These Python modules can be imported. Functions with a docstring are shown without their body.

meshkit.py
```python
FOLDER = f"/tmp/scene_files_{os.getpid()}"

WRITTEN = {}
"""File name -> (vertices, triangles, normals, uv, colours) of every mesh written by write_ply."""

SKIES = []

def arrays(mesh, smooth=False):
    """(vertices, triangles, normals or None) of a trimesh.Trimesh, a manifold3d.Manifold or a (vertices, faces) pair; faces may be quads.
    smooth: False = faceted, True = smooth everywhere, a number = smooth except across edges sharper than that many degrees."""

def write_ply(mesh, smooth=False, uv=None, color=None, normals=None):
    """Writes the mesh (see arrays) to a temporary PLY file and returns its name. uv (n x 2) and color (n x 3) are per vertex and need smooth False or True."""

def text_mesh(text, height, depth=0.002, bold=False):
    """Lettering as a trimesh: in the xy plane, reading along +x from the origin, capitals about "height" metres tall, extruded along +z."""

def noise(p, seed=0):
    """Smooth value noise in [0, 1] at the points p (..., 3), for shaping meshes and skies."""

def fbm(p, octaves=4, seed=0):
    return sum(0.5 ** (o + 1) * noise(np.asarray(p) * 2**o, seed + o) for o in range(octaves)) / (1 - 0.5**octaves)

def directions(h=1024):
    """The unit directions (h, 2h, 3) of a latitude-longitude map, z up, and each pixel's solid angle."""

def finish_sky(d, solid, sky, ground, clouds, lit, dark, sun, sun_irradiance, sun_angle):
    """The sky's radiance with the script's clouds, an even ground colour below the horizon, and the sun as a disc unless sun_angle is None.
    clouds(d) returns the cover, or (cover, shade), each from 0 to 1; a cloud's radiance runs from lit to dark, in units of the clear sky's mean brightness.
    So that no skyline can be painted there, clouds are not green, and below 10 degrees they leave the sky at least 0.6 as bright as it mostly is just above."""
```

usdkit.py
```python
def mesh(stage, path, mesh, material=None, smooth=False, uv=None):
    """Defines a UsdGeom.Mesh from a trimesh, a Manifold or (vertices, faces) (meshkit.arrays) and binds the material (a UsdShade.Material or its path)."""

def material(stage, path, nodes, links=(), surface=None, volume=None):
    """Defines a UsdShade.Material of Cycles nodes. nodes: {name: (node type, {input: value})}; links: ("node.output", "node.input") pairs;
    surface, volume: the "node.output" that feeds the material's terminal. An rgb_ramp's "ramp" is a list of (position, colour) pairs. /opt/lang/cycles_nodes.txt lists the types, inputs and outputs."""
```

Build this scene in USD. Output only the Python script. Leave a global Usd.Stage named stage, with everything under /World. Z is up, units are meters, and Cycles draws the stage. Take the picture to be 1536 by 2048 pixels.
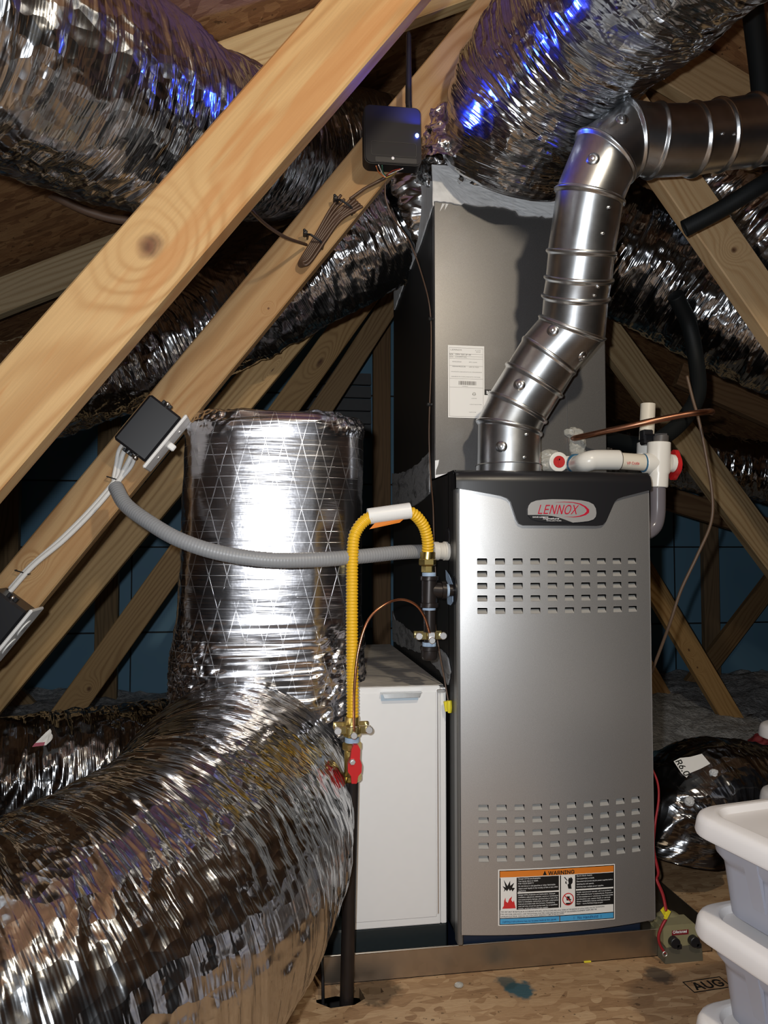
import math, random
import numpy as np, trimesh, manifold3d as m3, usdkit
from meshkit import text_mesh, noise, fbm
from shapely.geometry import Polygon, box as sbox
from shapely import affinity
from shapely.ops import unary_union
from pxr import Usd, UsdGeom, UsdLux, Gf, Sdf, UsdShade

stage = Usd.Stage.CreateInMemory()
UsdGeom.SetStageUpAxis(stage, 'Z'); UsdGeom.SetStageMetersPerUnit(stage, 1.0)
UsdGeom.Xform.Define(stage, '/World')

# ------------------------------------------------------------------ camera (furnace front = plane y 0, floor z 0, x to the right)
CAM = np.array([-.3422, -1.3488, .7621]); YAW, PITCH, FPX = math.radians(8.91), math.radians(2.57), 1545.0
FW = np.array([math.sin(YAW)*math.cos(PITCH), math.cos(YAW)*math.cos(PITCH), math.sin(PITCH)])
RT = np.array([math.cos(YAW), -math.sin(YAW), 0.0]); UP = np.cross(RT, FW)
EXPOSURE = 0.40
cam = UsdGeom.Camera.Define(stage, '/World/camera')
cam.CreateHorizontalApertureAttr(36.0); cam.CreateVerticalApertureAttr(48.0); cam.CreateFocalLengthAttr(36.0*FPX/1536)
cam.CreateClippingRangeAttr(Gf.Vec2f(.02, 100)); cam.CreateExposureAttr(EXPOSURE)
cam.AddTransformOp().Set(Gf.Matrix4d(*RT, 0, *UP, 0, *(-FW), 0, *CAM, 1))

# ------------------------------------------------------------------ lights: a warm work lamp hung behind the viewer's right shoulder, the phone's own flash
def disk_light(name, pos, aim, radius, power, color):
    l = UsdLux.DiskLight.Define(stage, '/World/'+name); l.CreateRadiusAttr(radius); l.CreateIntensityAttr(power); l.CreateNormalizeAttr(True); l.CreateColorAttr(Gf.Vec3f(*color))
    z = -np.asarray(aim, float)/np.linalg.norm(aim); x = np.cross((0, 0, 1.0), z); x /= np.linalg.norm(x); y = np.cross(z, x)
    l.AddTransformOp().Set(Gf.Matrix4d(*x, 0, *y, 0, *z, 0, *map(float, pos), 1))
disk_light('work_lamp', (.15, -1.26, 1.68), (-.20, 1.36, -.75), .035, 2.3, (1.0, .87, .68))
disk_light('phone_flash', CAM + RT*-.04 + UP*.035, FW, .010, 2.9, (.92, .96, 1.0))

def ray(u, v): return FW + RT*(u-768)/FPX + UP*(1024-v)/FPX
def P(u, v, y): r = ray(u, v); return CAM + r*(y-CAM[1])/r[1]      # the point seen at a pixel, on a plane of known y, z, x or distance
def Pz(u, v, z): r = ray(u, v); return CAM + r*(z-CAM[2])/r[2]
def Px(u, v, x): r = ray(u, v); return CAM + r*(x-CAM[0])/r[0]
def D(u, v, d): return CAM + ray(u, v)*d

# ------------------------------------------------------------------ materials
class G:
    def __init__(s): s.n, s.l = {}, []
    def __call__(s, kind, **kw):
        name = f'n{len(s.n)}'; vals = {}
        for k, v in kw.items():
            if isinstance(v, str) and v.startswith('@'): s.l.append((v[1:], f'{name}.{k}'))
            else: vals[k] = v
        s.n[name] = (kind, vals); return name
    def m(s, op, a, b=0.0, c=None, clamp=False):
        kw = dict(math_type=op, value1=a, value2=b, use_clamp=clamp)
        if c is not None: kw['value3'] = c
        return '@'+s('math', **kw)+'.value'
    def noise(s, vec, scale, detail=2, rough=.5, dist=0.0, out='fac'):
        return '@'+s('noise_texture', vector=vec, scale=scale, detail=detail, roughness=rough, distortion=dist)+'.'+out
    def mapping(s, vec, scale=(1,1,1), rot=(0,0,0), loc=(0,0,0)):
        return '@'+s('mapping', vector=vec, scale=scale, rotation=rot, location=loc)+'.vector'
    def ramp(s, fac, stops): return '@'+s('rgb_ramp', fac=fac, ramp=stops)+'.color'
    def mix(s, fac, a, b, t='mix'): return '@'+s('mix', mix_type=t, fac=fac, color1=a, color2=b)+'.color'
    def bump(s, h, strength=.5, dist=.002, normal=None):
        kw = dict(height=h, strength=strength, distance=dist)
        if normal: kw['normal'] = normal
        return '@'+s('bump', **kw)+'.normal'
    def obj(s): return '@'+s('texture_coordinate')+'.object'
    def pos(s): return '@'+s('geometry')+'.position'
    def uv(s): return '@'+s('texture_coordinate')+'.UV'
    def mat(s, name, **kw):
        p = s('principled_bsdf', **kw); return usdkit.material(stage, '/World/Looks/'+name, s.n, s.l, surface=p+'.BSDF')
def plain(name, color, rough=.5, metal=0.0, grain=0.0, gscale=60, spec=.5, bump=0.0, **kw):
    g = G()
    if grain or bump:
        f = g.noise(g.obj(), gscale, 3, .6)
        if grain: c = g.mix(f, tuple(x*(1-grain) for x in color), tuple(min(1, x*(1+grain)) for x in color))
        else: c = color
        if bump: kw['normal'] = g.bump(f, bump, .001)
    else: c = color
    return g.mat(name, base_color=c, roughness=rough, metallic=metal, specular_ior_level=spec, **kw)

def wood(name, light, dark, freq=55, knots=(), heart=0.0, seed=0.0, rough=.62):
    """Sawn pine in its own coordinates: x along the board, y across its face, knots = (x, y, length, width)."""
    g = G(); o = g.obj(); sp = g('separate_xyz', vector=o); x, y, z = ('@'+sp+'.'+k for k in 'xyz')
    low = g.noise(g.mapping(o, (1.6, 9, 9), loc=(seed, seed, 0)), 1.0, 2, .5)
    t = g.m('add', g.m('multiply', y, freq), g.m('multiply', low, 7.0)); t = g.m('add', t, g.m('multiply', z, freq*.6))
    core = None
    for kx, ky, kl, kw_ in knots:
        dx = g.m('divide', g.m('subtract', x, kx), kl); dy = g.m('divide', g.m('subtract', y, ky), kw_)
        d2 = g.m('add', g.m('multiply', dx, dx), g.m('multiply', dy, dy))
        w = g.m('exponent', g.m('multiply', d2, -.35))
        t = g.m('add', t, g.m('multiply', w, 5.0))
        wob = g.m('add', d2, g.m('multiply', g.m('subtract', g.noise(o, 60, 2), .5), .16))
        c = g.m('subtract', 1.0, g.m('smoothmin', g.m('divide', wob, .26), 1.0, .12), clamp=True)
        core = c if core is None else g.m('maximum', core, c)
    ring = g.m('add', g.m('multiply', g.m('sine', g.m('multiply', t, 6.283)), .5), .5)
    ring = g.m('power', ring, 2.2)
    fade = g.noise(g.mapping(o, (2, 14, 14), loc=(seed*2+3, 1, 0)), 1.0, 1)
    ring = g.m('multiply', ring, g.m('multiply_add', fade, 1.5, -.25), clamp=True)
    fibre = g.noise(g.mapping(o, (14, 420, 420)), 1.0, 1, .6)
    col = g.mix(ring, light, dark)
    col = g.mix(g.m('multiply', g.m('subtract', fibre, .35), .7, clamp=True), col, tuple(c*.62 for c in light))
    if heart:
        hn = g.noise(g.mapping(o, (2.2, 22, 22), loc=(seed+5.3, 2, 0)), 1.0, 3, .6, .4)
        hm = g.m('multiply', g.m('subtract', hn, .52), 14.0, clamp=True)
        col = g.mix(g.m('multiply', hm, heart), col, (.33, .150, .050))
    if core is not None:
        kr = g.m('add', g.m('multiply', g.m('sine', g.m('multiply', t, 30.0)), .25), .6)
        col = g.mix(g.m('multiply', core, .95, clamp=True), col, g.mix(kr, (.035, .014, .008), (.13, .052, .026)))
    n = g.bump(fibre, .3, .0006)
    return g.mat(name, base_color=col, roughness=rough, specular_ior_level=.25, normal=n)

def osb(name, stops, axis=(0, 0, 0), spec=.3, rough=.6, stain=False):
    g = G(); p = g.pos()
    wp = g.mix(.035, p, g.noise(p, 9, 2, .5, 0, 'color'), 'add')
    lay = []
    for i, (rot, sc) in enumerate([(.35, (13, 62, 13)), (1.25, (12, 55, 12)), (2.35, (15, 66, 15))]):
        v = g('voronoi_texture', vector=g.mapping(wp, sc, (0, 0, rot), (i*3.1, i*1.7, 0)), scale=1.0, randomness=1.0)
        lay.append(('@'+g('separate_color', color='@'+v+'.color')+'.r', '@'+v+'.distance'))
    m1 = g.m('greater_than', g.noise(g.mapping(p, (26, 26, 26)), 1.0, 0), .52); m2 = g.m('greater_than', g.noise(g.mapping(p, (22, 22, 22), loc=(7, 7, 7)), 1.0, 0), .55)
    mf = lambda m, a, b: '@'+g('mix_float', fac=m, a=a, b=b)+'.result'
    val = mf(m2, mf(m1, lay[0][0], lay[1][0]), lay[2][0])
    fine = g.noise(g.mapping(p, (60, 260, 60), (0, 0, .4)), 1.0, 3, .6)
    col = g.ramp(g.m('multiply_add', fine, .45, g.m('multiply_add', val, .62, -.05)), stops)
    specks = g.m('greater_than', g.noise(p, 70, 2), .69)
    col = g.mix(g.m('multiply', specks, .6), col, tuple(c*.25 for c in stops[0][1]))
    if stain:
        for cx, cy, r, c, a in stain:
            sep = g('separate_xyz', vector=p)
            dx = g.m('subtract', '@'+sep+'.x', cx); dy = g.m('subtract', '@'+sep+'.y', cy)
            d = g.m('sqrt', g.m('add', g.m('multiply', dx, dx), g.m('multiply', dy, dy)))
            d = g.m('add', d, g.m('multiply', g.m('subtract', g.noise(p, 40, 3), .5), r*1.3))
            col = g.mix(g.m('multiply', g.m('multiply', g.m('subtract', r, d), 3/r, clamp=True), a), col, c)
    n = g.bump(fine, .4, .0014)
    return g.mat(name, base_color=col, roughness=rough, specular_ior_level=spec, normal=n)

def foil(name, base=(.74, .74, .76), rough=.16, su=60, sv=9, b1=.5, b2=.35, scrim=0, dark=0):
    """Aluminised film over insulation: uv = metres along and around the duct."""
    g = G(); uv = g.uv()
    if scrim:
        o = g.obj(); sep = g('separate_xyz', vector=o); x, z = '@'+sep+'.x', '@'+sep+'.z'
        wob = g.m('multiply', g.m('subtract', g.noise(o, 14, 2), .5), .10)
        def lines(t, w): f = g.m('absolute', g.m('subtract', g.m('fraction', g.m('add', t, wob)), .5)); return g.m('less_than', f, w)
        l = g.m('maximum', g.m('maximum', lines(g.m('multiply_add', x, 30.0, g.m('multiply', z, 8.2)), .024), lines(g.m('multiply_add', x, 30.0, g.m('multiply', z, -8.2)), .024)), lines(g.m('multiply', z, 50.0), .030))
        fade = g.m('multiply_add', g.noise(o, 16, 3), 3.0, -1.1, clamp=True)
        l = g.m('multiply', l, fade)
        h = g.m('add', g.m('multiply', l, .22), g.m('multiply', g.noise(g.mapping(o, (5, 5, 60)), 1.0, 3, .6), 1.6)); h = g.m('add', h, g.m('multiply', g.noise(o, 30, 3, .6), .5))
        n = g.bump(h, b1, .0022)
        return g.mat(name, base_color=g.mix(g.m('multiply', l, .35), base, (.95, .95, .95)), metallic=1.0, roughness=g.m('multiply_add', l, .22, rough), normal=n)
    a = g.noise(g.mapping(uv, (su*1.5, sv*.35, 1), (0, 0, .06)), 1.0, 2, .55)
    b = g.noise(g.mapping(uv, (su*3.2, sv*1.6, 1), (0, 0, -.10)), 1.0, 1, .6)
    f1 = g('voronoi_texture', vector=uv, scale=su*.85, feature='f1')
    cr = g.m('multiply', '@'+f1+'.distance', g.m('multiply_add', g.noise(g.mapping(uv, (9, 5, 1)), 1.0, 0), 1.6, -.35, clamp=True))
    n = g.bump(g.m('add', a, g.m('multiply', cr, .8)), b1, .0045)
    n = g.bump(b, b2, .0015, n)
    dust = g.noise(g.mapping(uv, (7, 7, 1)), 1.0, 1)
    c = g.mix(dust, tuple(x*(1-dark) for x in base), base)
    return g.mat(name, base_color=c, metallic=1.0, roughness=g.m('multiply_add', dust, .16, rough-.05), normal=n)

def galvanised(name, base=(.64, .655, .67), rough=.30):
    g = G(); o = g.obj()
    v = g('voronoi_texture', vector=o, scale=70.0); sp = '@'+g('separate_color', color='@'+v+'.color')+'.r'
    big = g.noise(o, 18, 3)
    col = g.mix(g.m('multiply', sp, .35), base, tuple(c*.8 for c in base))
    return g.mat(name, base_color=col, metallic=1.0, roughness=g.m('multiply_add', big, .14, rough-.07), normal=g.bump(big, .08, .002))

def smeared(name, base, smear, amount, rough=.5, metal=0.0, scale=(6, 18, 6), edge=None):
    g = G(); o = g.pos()
    n1 = g.noise(g.mapping(o, scale), 1.0, 5, .65, .8); m = g.m('multiply', g.m('subtract', n1, 1-amount), 9.0, clamp=True)
    streak = g.noise(g.mapping(o, tuple(s*6 for s in scale)), 1.0, 2)
    return g.mat(name, base_color=g.mix(m, base, g.mix(streak, tuple(c*.55 for c in smear), smear)), roughness=rough, metallic=metal, normal=g.bump(g.m('add', m, streak), .3, .0015))

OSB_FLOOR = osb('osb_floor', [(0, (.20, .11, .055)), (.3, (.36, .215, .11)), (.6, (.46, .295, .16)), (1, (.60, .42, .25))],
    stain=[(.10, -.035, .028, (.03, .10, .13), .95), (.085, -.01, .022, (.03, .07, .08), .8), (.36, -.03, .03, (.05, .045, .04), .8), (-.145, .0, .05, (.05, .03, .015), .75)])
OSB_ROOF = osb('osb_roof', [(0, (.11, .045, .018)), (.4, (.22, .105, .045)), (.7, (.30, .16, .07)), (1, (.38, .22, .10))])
FOIL_F = foil('foil_front_duct', (.70, .715, .735), .14, 62, 7, .75, .6, dark=.35)
FOIL_A = foil('foil_upper_duct', (.66, .675, .70), .15, 64, 8, .65, .55, dark=.38)
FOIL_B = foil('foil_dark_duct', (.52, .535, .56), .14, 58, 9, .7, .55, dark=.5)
FOIL_T = foil('foil_scrim_wrap', (.70, .69, .72), .21, b1=.34, scrim=1)
FOIL_C = foil('foil_crumpled', (.80, .80, .80), .14, 40, 40, .9, .5)
GALV = galvanised('galvanised_pipe'); GALV_D = galvanised('galvanised_pan', (.50, .43, .35), .38)
BLACK = plain('black_plastic', (.012, .012, .014), .38)
BLACK_PAINT = plain('black_paint', (.014, .014, .014), .45, bump=.1, gscale=200)
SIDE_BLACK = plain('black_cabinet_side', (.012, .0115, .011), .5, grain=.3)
g = G(); sp_ = g.noise(g.obj(), 900, 1)
SILVER = g.mat('silver_paint', base_color=g.mix(sp_, (.46, .455, .45), (.60, .595, .59)), metallic=.82, roughness=.43, specular_ior_level=.4, normal=g.bump(g.noise(g.obj(), 5, 2), .04, .004))
LOUVER = plain('louver_paint', (.42, .405, .38), .5, .15)
SILVER_DARK = plain('silver_frame', (.20, .20, .195), .4, .6)
g = G(); sp_ = g.noise(g.obj(), 700, 2)
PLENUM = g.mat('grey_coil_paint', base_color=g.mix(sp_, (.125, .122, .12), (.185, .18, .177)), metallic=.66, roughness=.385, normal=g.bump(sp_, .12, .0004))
WHITE_PAINT = plain('white_enamel', (.80, .80, .80), .38, grain=.02)
WHITE_PLASTIC = plain('white_plastic', (.78, .77, .75), .4)
PVC = plain('pvc_white', (.80, .77, .71), .3); PVC_CREAM = plain('pvc_cream', (.76, .69, .57), .35)
PVC_DARK = plain('pvc_clear_grey', (.16, .145, .16), .2, coat_weight=.4)
BLUE_GLUE = plain('blue_pvc_glue', (.03, .14, .26), .3)
PAPER = plain('label_paper', (.82, .80, .76), .55); PAPER_D = plain('label_print', (.22, .20, .18), .6); PAPER_M = plain('label_print_grey', (.45, .42, .39), .6)
INK = plain('black_ink', (.008, .008, .008), .45); WHITE_INK = plain('white_ink', (.82, .82, .82), .5)
RED_INK = plain('red_ink', (.62, .03, .03), .4); LOGO_RED = plain('logo_red', (.45, .012, .035), .35)
ORANGE_INK = plain('orange_ink', (.72, .21, .02), .5); BLUE_INK = plain('sky_blue_ink', (.07, .36, .66), .5); NAVY_INK = plain('navy_ink', (.02, .06, .16), .5)
BADGE = plain('badge_silver', (.66, .65, .64), .3, .6)
YELLOW = plain('yellow_jacket', (.78, .45, .015), .42); YELLOW_TAG = plain('yellow_tag', (.78, .66, .03), .45)
BRASS = plain('brass', (.58, .44, .16), .3, 1.0, .15); BRONZE = plain('bronze_clamp', (.55, .45, .20), .28, 1.0, .2); STEEL = plain('bright_steel', (.80, .80, .80), .38, 1.0)
IRON = plain('black_iron', (.026, .021, .020), .36, .45, .3); TAPE = plain('thread_dope_blue', (.34, .45, .60), .6, grain=.25)
COPPER = plain('copper', (.62, .27, .15), .26, 1.0, .2); COPPER_OLD = plain('copper_pipe', (.38, .17, .10), .35, 1.0, .35, 25)
RED_PLASTIC = plain('red_plastic', (.52, .018, .02), .35); RED_WIRE = plain('red_wire', (.30, .014, .02), .45)
GREY_CONDUIT = plain('grey_conduit', (.26, .265, .275), .42); CREAM_FIT = plain('conduit_fitting', (.66, .62, .55), .4)
BROWN_WIRE = plain('brown_wire', (.075, .042, .026), .42); NM_WHITE = plain('white_cable', (.66, .64, .61), .5); TAN_WIRE = plain('tan_wire', (.12, .075, .048), .45)
BROWN_STRAP = plain('brown_strap', (.17, .10, .065), .55)
MASTIC = smeared('grey_mastic', (.66, .67, .68), (.82, .82, .82), .55, .55)
MASTIC_D = smeared('thin_grey_mastic', (.10, .10, .10), (.34, .34, .34), .62, .6, scale=(12, 12, 30))
MASTIC_TOP = smeared('dusty_mastic_top', (.40, .37, .33), (.62, .57, .50), .52, .5, scale=(9, 14, 9))
CAULK = plain('clear_sealant', (.62, .60, .54), .15, transmission_weight=.35, coat_weight=.6)
BLUE_WALL = None
g = G(); p_ = g.pos(); BLUE_WALL = g.mat('blue_sheathing', base_color=g.mix(g.noise(p_, 3, 4), (.14, .31, .46), (.21, .40, .55)), roughness=.5, specular_ior_level=.3)
SEAM = plain('sheathing_seam', (.02, .03, .035), .7); GREY_SIDING = plain('grey_siding', (.15, .155, .16), .7, grain=.1)
TUB_LID = plain('tub_lid_plastic', (.80, .77, .76), .38)
TUB = plain('tub_plastic', (.40, .41, .475), .36)
TAN_PLASTIC = plain('tan_plastic', (.27, .24, .13), .45, grain=.1); MAROON = plain('maroon_label', (.20, .015, .02), .45)
RUBBER = plain('black_foam_rubber', (.006, .0075, .008), .6, spec=.3)
DARK_BASE = plain('dark_base_board', (.012, .018, .02), .5, grain=.3, gscale=150)
g = G(); p_ = g.pos(); f_ = g.noise(p_, 55, 4, .7)
INSUL = g.mat('blown_insulation', base_color=g.ramp(f_, [(.25, (.20, .20, .205)), (.5, (.52, .52, .52)), (.75, (.80, .80, .80))]), roughness=1.0, specular_ior_level=0.0, normal=g.bump(f_, .8, .02))
CLEAR_LENS = plain('frosted_fluff', (.62, .62, .62), .9)

# ------------------------------------------------------------------ mesh helpers
def tm(v, f): return trimesh.Trimesh(np.asarray(v, float), np.asarray(f), process=False)
def cat(*ms): return trimesh.util.concatenate([m for m in ms if m is not None])
def bx(lo, hi, b=0.0):
    lo, hi = np.minimum(lo, hi), np.maximum(lo, hi)
    if b <= 0:
        m = trimesh.creation.box(hi-lo); m.apply_translation((lo+hi)/2); return m
    b = min(b, .49*(hi-lo).min()); pts = []
    for sx in (0, 1):
        for sy in (0, 1):
            for sz in (0, 1):
                c = np.where([sx, sy, sz], hi, lo); s = np.where([sx, sy, sz], -1, 1)
                for k in range(3):
                    q = c.astype(float).copy()
                    for j in range(3):
                        if j != k: q[j] += s[j]*b
                    pts.append(q)
    return trimesh.convex.convex_hull(np.array(pts))
def hull(pts): return trimesh.convex.convex_hull(np.asarray(pts, float))
def spline(pts, ds):
    p = np.asarray(pts, float); q = np.vstack([2*p[0]-p[1], p, 2*p[-1]-p[-2]]); out = []
    for i in range(1, len(q)-2):
        p0, p1, p2, p3 = q[i-1:i+3]; n = max(8, int(np.linalg.norm(p2-p1)/ds*2))
        t = np.linspace(0, 1, n, endpoint=False)[:, None]
        out.append(.5*((2*p1)+(-p0+p2)*t+(2*p0-5*p1+4*p2-p3)*t**2+(-p0+3*p1-3*p2+p3)*t**3))
    c = np.vstack(out+[p[-1:]]); s = np.r_[0, np.cumsum(np.linalg.norm(np.diff(c, axis=0), axis=1))]
    n = max(2, int(round(s[-1]/ds))+1); t = np.linspace(0, s[-1], n)
    return np.stack([np.interp(t, s, c[:, k]) for k in range(3)], 1)
def frames(c, ref=None):
    t = np.gradient(c, axis=0); t /= np.linalg.norm(t, axis=1)[:, None]
    ref = np.array([0, 0, 1.0]) if ref is None else np.asarray(ref, float)
    if abs(ref @ t[0]) > .9: ref = np.array([0, 1.0, 0]) if abs(t[0][1]) < .9 else np.array([1.0, 0, 0])
    u = ref-(ref @ t[0])*t[0]; u /= np.linalg.norm(u); us = [u]
    for i in range(1, len(c)):
        u = us[-1]-(us[-1] @ t[i])*t[i]; us.append(u/np.linalg.norm(u))
    us = np.array(us); return t, us, np.cross(t, us)
def grid_faces(m, n, wrap=True):
    i, j = np.meshgrid(np.arange(m-1), np.arange(n if wrap else n-1), indexing='ij'); k = (j+1) % n if wrap else j+1
    a, b, c, d = i*n+j, i*n+k, (i+1)*n+k, (i+1)*n+j
    return np.vstack([np.stack([a, b, c], -1).reshape(-1, 3), np.stack([a, c, d], -1).reshape(-1, 3)])
def loft(rings, cap0=True, cap1=True):
    r = np.asarray(rings, float); m, n = r.shape[:2]; v = r.reshape(-1, 3); f = [grid_faces(m, n)]
    if cap0: v = np.vstack([v, r[0].mean(0)]); k = len(v)-1; j = np.arange(n); f.append(np.stack([np.full(n, k), (j+1) % n, j], 1))
    if cap1: v = np.vstack([v, r[-1].mean(0)]); k = len(v)-1; j = np.arange(n)+(m-1)*n; f.append(np.stack([np.full(n, k), j, (np.arange(n)+1) % n+(m-1)*n], 1))
    return tm(v, np.vstack(f))
def tube(pts, r, n=12, ds=None, cap=True):
    c = spline(pts, ds) if ds else np.asarray(pts, float); r = np.broadcast_to(np.asarray(r, float), (len(c),)) if np.ndim(r) < 1 or len(r) == len(c) else np.interp(np.linspace(0, 1, len(c)), np.linspace(0, 1, len(r)), r)
    t, u, w = frames(c); a = np.linspace(0, 2*np.pi, n, endpoint=False)
    rings = c[:, None]+r[:, None, None]*(np.cos(a)[None, :, None]*u[:, None]+np.sin(a)[None, :, None]*w[:, None])
    return loft(rings, cap, cap)
def cyl(p0, p1, r, n=24, r1=None, b=0.0):
    p0, p1 = np.asarray(p0, float), np.asarray(p1, float); r1 = r if r1 is None else r1; L = np.linalg.norm(p1-p0); d = (p1-p0)/L
    if b: pts = [p0, p0+d*b, p1-d*b, p1]; rr = [r-b, r, r1, r1-b]
    else: pts = [p0, p1]; rr = [r, r1]
    return revolve(pts, rr, n)
def revolve(pts, rr, n=24):
    pts = np.asarray(pts, float); d = pts[-1]-pts[0]; d /= np.linalg.norm(d)
    ref = np.array([0, 0, 1.0]) if abs(d[2]) < .9 else np.array([0, 1.0, 0]); u = np.cross(ref, d); u /= np.linalg.norm(u); w = np.cross(d, u)
    a = np.linspace(0, 2*np.pi, n, endpoint=False); c = (np.cos(a)[:, None]*u+np.sin(a)[:, None]*w)
    return loft(np.array([p+r*c for p, r in zip(pts, rr)]))
def hexnut(p0, p1, r): return cyl(p0, p1, r, 6, b=r*.12)
def ball(c, r, sub=2):
    m = trimesh.creation.icosphere(sub, 1.0); m.apply_scale(r); m.apply_translation(c); return m
def poly_plate(poly, y0, y1, fn=None, step=None):
    """A polygon in (x, z) made into a plate between y0 and y1 (fn(x, z) is added to y)."""
    out = []
    for pg in getattr(poly, 'geoms', [poly]):
        if pg.is_empty or pg.area < 1e-12: continue
        m = trimesh.creation.extrude_polygon(pg, abs(y1-y0), engine='earcut')
        if step:
            v, f = trimesh.remesh.subdivide_to_size(m.vertices, m.faces, step, max_iter=12); m = trimesh.Trimesh(v, f, process=False); m.merge_vertices()
        v = m.vertices.copy(); q = np.stack([v[:, 0], max(y0, y1)-v[:, 2], v[:, 1]], 1)
        if fn is not None: q[:, 1] += fn(q[:, 0], q[:, 2])
        mm = trimesh.Trimesh(q, m.faces, process=False); out.append(mm)
    r = cat(*out)
    if r.volume < 0: r.invert()
    return r
def rrect(x0, z0, x1, z1, r, n=5): return sbox(x0+r, z0+r, x1-r, z1-r).buffer(r, quad_segs=n)
def text_xz(s, x, z, h, width=None, depth=.0004, bold=False, shear=0.0, y=0.0, fn=None, center=False):
    m = text_mesh(s, h, depth, bold); v = m.vertices.copy(); w = v[:, 0].max()-v[:, 0].min(); v[:, 0] -= v[:, 0].min()
    if width: v[:, 0] *= width/w; w = width
    v[:, 0] += shear*v[:, 1]
    if center: v[:, 0] -= w/2
    q = np.stack([x+v[:, 0], y-v[:, 2], z+v[:, 1]], 1)
    if fn is not None: q[:, 1] += fn(q[:, 0], q[:, 2])
    mm = trimesh.Trimesh(q, m.faces, process=False)
    if mm.volume < 0: mm.invert()
    return mm
def rr_ring(hw, hl, r, z, n=8):
    pts = []
    for cx, cy, a0 in ((hw-r, hl-r, 0), (-hw+r, hl-r, 90), (-hw+r, -hl+r, 180), (hw-r, -hl+r, 270)):
        for a in np.radians(np.linspace(a0, a0+90, n)): pts.append((cx+r*math.cos(a), cy+r*math.sin(a), z))
    return np.array(pts)
used = {}
def numbered(path):
    n = used.get(path, 0); used[path] = n+1
    return path if n == 0 else f'{path}_{n:03d}'
class T:
    def __init__(s, prim, mat): s.prim, s.mat, s.path = prim, mat, str(prim.GetPath())
def _tag(p, label, cat_, group=None, kind=None):
    for k, v in (('label', label), ('category', cat_), ('group', group), ('kind', kind)):
        if v: p.SetCustomDataByKey(k, v)
def thing(name, label, cat_, loc=(0, 0, 0), M=None, group=None, kind=None):
    M = np.eye(4) if M is None else np.array(M, float)
    if loc is not None and np.allclose(M, np.eye(4)): M[:3, 3] = loc
    x = UsdGeom.Xform.Define(stage, numbered('/World/'+name)); x.AddTransformOp().Set(Gf.Matrix4d(M.T.tolist()))
    _tag(x.GetPrim(), label, cat_, group, kind); return T(x.GetPrim(), M)
def part(parent, name, mesh, mat, smooth=30, label=None, local=False, uv=None, kind=None):
    if not local:
        mesh = mesh.copy(); mesh.apply_transform(np.linalg.inv(parent.mat))
    m = usdkit.mesh(stage, numbered(parent.path+'/'+name), mesh, mat, smooth, uv)
    if label: m.GetPrim().SetCustomDataByKey('label', label)
    if kind: m.GetPrim().SetCustomDataByKey('kind', kind)
    return T(m.GetPrim(), parent.mat)
def solo(name, label, cat_, mesh, mat, smooth=30, loc=None, M=None, local=False, group=None, kind=None, uv=None):
    M_ = np.eye(4) if M is None else np.array(M, float)
    if M is None and loc is not None: M_[:3, 3] = loc
    if not local:
        mesh = mesh.copy(); mesh.apply_transform(np.linalg.inv(M_))
    m = usdkit.mesh(stage, numbered('/World/'+name), mesh, mat, smooth, uv); m.AddTransformOp().Set(Gf.Matrix4d(M_.T.tolist()))
    _tag(m.GetPrim(), label, cat_, group, kind); return T(m.GetPrim(), M_)

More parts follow.
